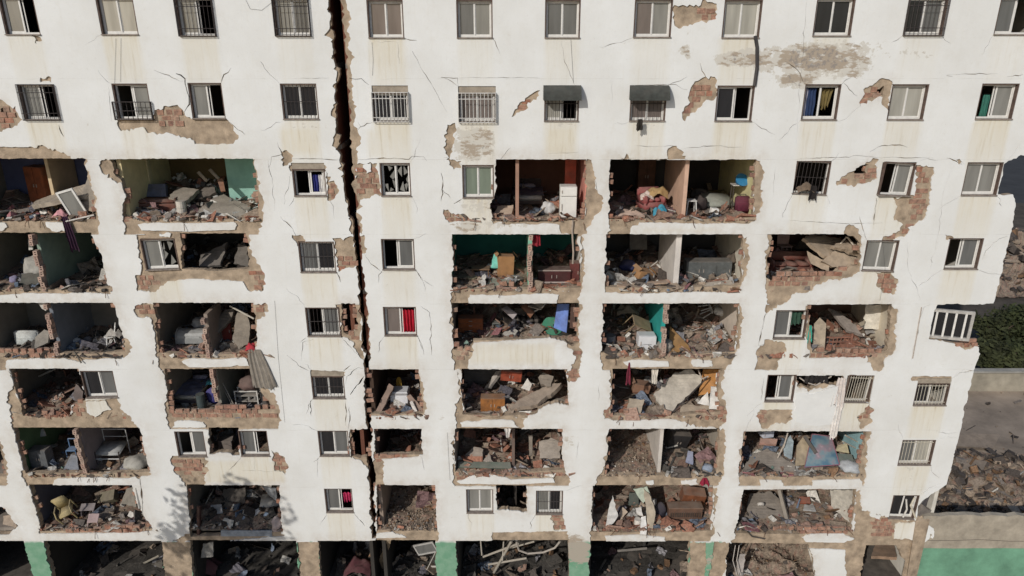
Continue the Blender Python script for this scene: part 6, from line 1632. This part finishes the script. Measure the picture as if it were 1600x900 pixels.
# boundary wall: bare cement above, green paint below
bw = T('boundary_wall', 'bare cement yard wall painted green along its lower half', 'wall', (0, 0, 0))
a, b_ = P(1441, 855, .02), P(1463, 803, .02)
zt, zg = P(1520, 806, .02).z, P(1520, 857, .02).z
x0, x1 = 17.3, 60
g_ = random.Random(5)
pts = [(x0, 0), (x1, 0)] + [(x1 - (x1 - x0) * i / 120, zt + g_.uniform(-.05, .05)) for i in range(121)]
bw.p('wall_body', MB().plate([(x, .03, z) for x, z in pts], .22, (0, -1, 0)), mat('rough_cement', (.36, .315, .25), .95, .22, 1.6, 0, .5, 9))
pts = [(x0 + .2, .0), (x1, 0)] + [(x1 - (x1 - x0 - .2) * i / 120, zg + g_.uniform(-.012, .012)) for i in range(121)]
bw.p('painted_base', MB().plate([(x, .022, z) for x, z in pts], .005, (0, -1, 0)), mat('green_wall_paint', (.15, .315, .21), .8, .22, .9, 0, .3, 12))
bw.p('crack_line', MB().path([(x0 + i * 1.3, .026, zg + .42 + g_.uniform(-.05, .05)) for i in range(12)], .012, 4), mat('crack_dark', (.12, .10, .08)))
bw.p('broken_end', MB().box((17.3, .1, zt * .52), (.5, .25, zt * .9), None, .12), m_cement)
# low wall and trees at the back of the yard
def GP(px, py):
    d = ray(px, py); t_ = -EYE / d.z; return Vector((d.x * t_, -DIST + d.y * t_, 0))
yb = GP(1560, 612).y
zt2 = P(1560, 582, yb).z
o = MB().box((80, (yb + 75.5) / 2, .002), (400, 74.4 - yb, .012)).build('ground', mat('shade_tinted_soil', (.085, .07, .055), .97, .35, .5, 0, .5, 4)); tag(o, 'soil beyond the low wall coloured dark for the shade there', 'ground', kind='structure')  # thin ground sheet whose dark colour paints in the shadow behind the wall
lw = T('back_wall_fence', 'low pale wall across the back of the yard below the trees', 'wall', (0, 0, 0))
lw.p('wall_body', MB().box((60, yb + .2, zt2 / 2), (110, .3, zt2)), mat('pale_cement', (.36, .32, .25), .95, .25, .8, 0, .3, 6)); lw.p('coping', MB().box((60, yb + .15, zt2 + .06), (110, .5, .12)), mat('coping_cement', (.36, .34, .30), .95, .2, 1))
def leaf_mat(c):
    c = mulc(c, .7); m = mat('leaves', c, .8, .55, .9, 0, 0); return m
def tree(name, label, x, y, h, r, c, seed, group=None, n=2600, ls=.26):
    g = random.Random(seed)
    t = T(name, label, 'tree', (x, y, 0), (0, 0, 0), group)
    tr = MB().tube((0, 0, 0), (.15, .1, h * .45), r * .10, 8, r * .06)
    for k in range(5):
        a_ = k * 1.26 + g.uniform(-.3, .3); tr.tube((.15, .1, h * (.32 + .04 * k)), (math.cos(a_) * r * .6, math.sin(a_) * r * .6, h * (.6 + .07 * k)), r * .045, 6, r * .02)
    t.p('trunk', tr, mat('bark', (.10, .075, .055), .95, .3, 6))
    cl = []
    for k in range(16):
        a_ = g.uniform(0, 6.28); q = g.random() ** .5 * r * .85
        cl.append((math.cos(a_) * q, math.sin(a_) * q, h * g.uniform(.45, .88), r * g.uniform(.22, .42)))
    vs, fs = [], []
    for _ in range(n):
        cx_, cy_, cz_, cr = g.choice(cl)
        d = Vector((g.gauss(0, 1), g.gauss(0, 1), g.gauss(0, 1))).normalized() * cr * g.uniform(.5, 1.4)
        p = Vector((cx_, cy_, cz_)) + d
        u = Vector((g.gauss(0, 1), g.gauss(0, 1), g.gauss(0, 1))).normalized(); w = u.orthogonal().normalized()
        s = ls * g.uniform(.6, 1.3); k = len(vs)
        vs += [p - u * s, p + w * s * .45, p + u * s, p - w * s * .45]; fs.append((k, k + 1, k + 2, k + 3))
    me = bpy.data.meshes.new('crown'); me.from_pydata(vs, [], fs)
    link_mesh('crown', me, leaf_mat(c), t.o)
    return t
tr_list = [(1545, 540, 3.4, 1.8, (.06, .068, .024)), (1580, 535, 3.8, 2.1, (.052, .064, .022)), (1612, 540, 3.6, 2.0, (.056, .064, .024)), (1560, 572, 2.6, 1.4, (.066, .074, .028)), (1595, 572, 2.8, 1.5, (.05, .062, .022)), (1650, 545, 4.6, 2.6, (.05, .06, .022)), (1532, 566, 2.4, 1.2, (.042, .05, .02))]
for i, (px, py, h, r, c) in enumerate(tr_list):
    p = GP(px, py + 18); y = max(p.y, yb + 2.2)
    s_ = (y + DIST) / (p.y + DIST)
    tree('tree', ('olive green bushy tree behind the low wall nearest the block', 'taller olive green tree at the middle behind the low wall', 'olive green tree at the picture edge behind the low wall', 'low round shrub tree rising over the coping nearest the block', 'low dark shrub tree rising over the coping at the picture edge', 'tall tree standing past the picture edge behind the low wall', 'small dark shrub half hidden by the corner of the block')[i], p.x * s_, y, h, r, c, 40 + i, 'trees behind the low wall', 2000, .2)
tree('tree', 'leafy street tree standing in front of the block beyond the frame', -19.0, -10.2, 13.8, 2.5, (.06, .09, .03), 77, None, 2100, .2)
# debris over the yard
rubble('yard_rubble', 'dark broken planks and stones strewn over the yard behind the green wall', None, 18.0, 34, 3.0, 10.5, .0, 3600, 'yard', .4, .5, 1.5, .55, 901, True, .06, big=False)
rubble('yard_rubble', 'pale stones and brick waste scattered on the yard nearer the low wall', None, 20.0, 44, 10.5, 21.5, .0, 260, 'yard', .12, .2, 2.2, .3, 902, False, .05, big=False)
rubble('rubble_mound', 'dark grey mound of demolished masonry beyond the trees', None, 40, 75, yb + 18, yb + 34, 0, 900, 'yard', 1.6, 2.0, 1.0, 1.6, 903, True, .3)
for i, (a_, b__, c_, d__) in enumerate((((1478, 702), (1552, 706), (1560, 692), (1482, 690)), ((1500, 745), (1530, 752), (1540, 735), (1508, 730)), ((1545, 730), (1580, 738), (1592, 722), (1556, 716)))):
    q = [GP(*k) + Vector((0, 0, .25 + .35 * (n__ > 1))) for n__, k in enumerate((a_, b__, c_, d__))]
    o = MB().plate(q, .2, (0, -.3, 1)).build('concrete_slab', mat('broken_concrete', lin('#7a6e62'), .92, .25, 3, .25, .45, 16), None, 0)
    tag(o, ('long brown slab lying across the yard beside the block', 'dark slab tilted in the plank debris behind the green wall', 'broken slab at the upper edge of the plank debris')[i], 'slab')
# far blocks beyond the yard
for i, (x, y, w, d, h, c) in enumerate(((70, 150, 26, 14, 15, '#8d857c'), (120, 175, 30, 14, 20, '#7f776e'), (40, 190, 24, 14, 17, '#989087'))):
    t = T('apartment_building', ('low grey block far behind the trees', 'wide grey block far off beyond the picture edge', 'distant pale block hidden behind the damaged one')[i], 'building', (x, y, 0))
    t.p('wall', MB().box((0, 0, h / 2), (w, d, h)), mat('far_wall', lin(c), .9, .2, .4)); t.p('roof', MB().box((0, 0, h + .2), (w + .6, d + .6, .4)), m_slab)
    for r in range(int(h / 3)):
        for k in range(int(w / 3)): t.p('window', MB().box((-w / 2 + 1.6 + k * 3, -d / 2 - .02, 1.8 + r * 3), (1.3, .08, 1.3)), glass('k'))
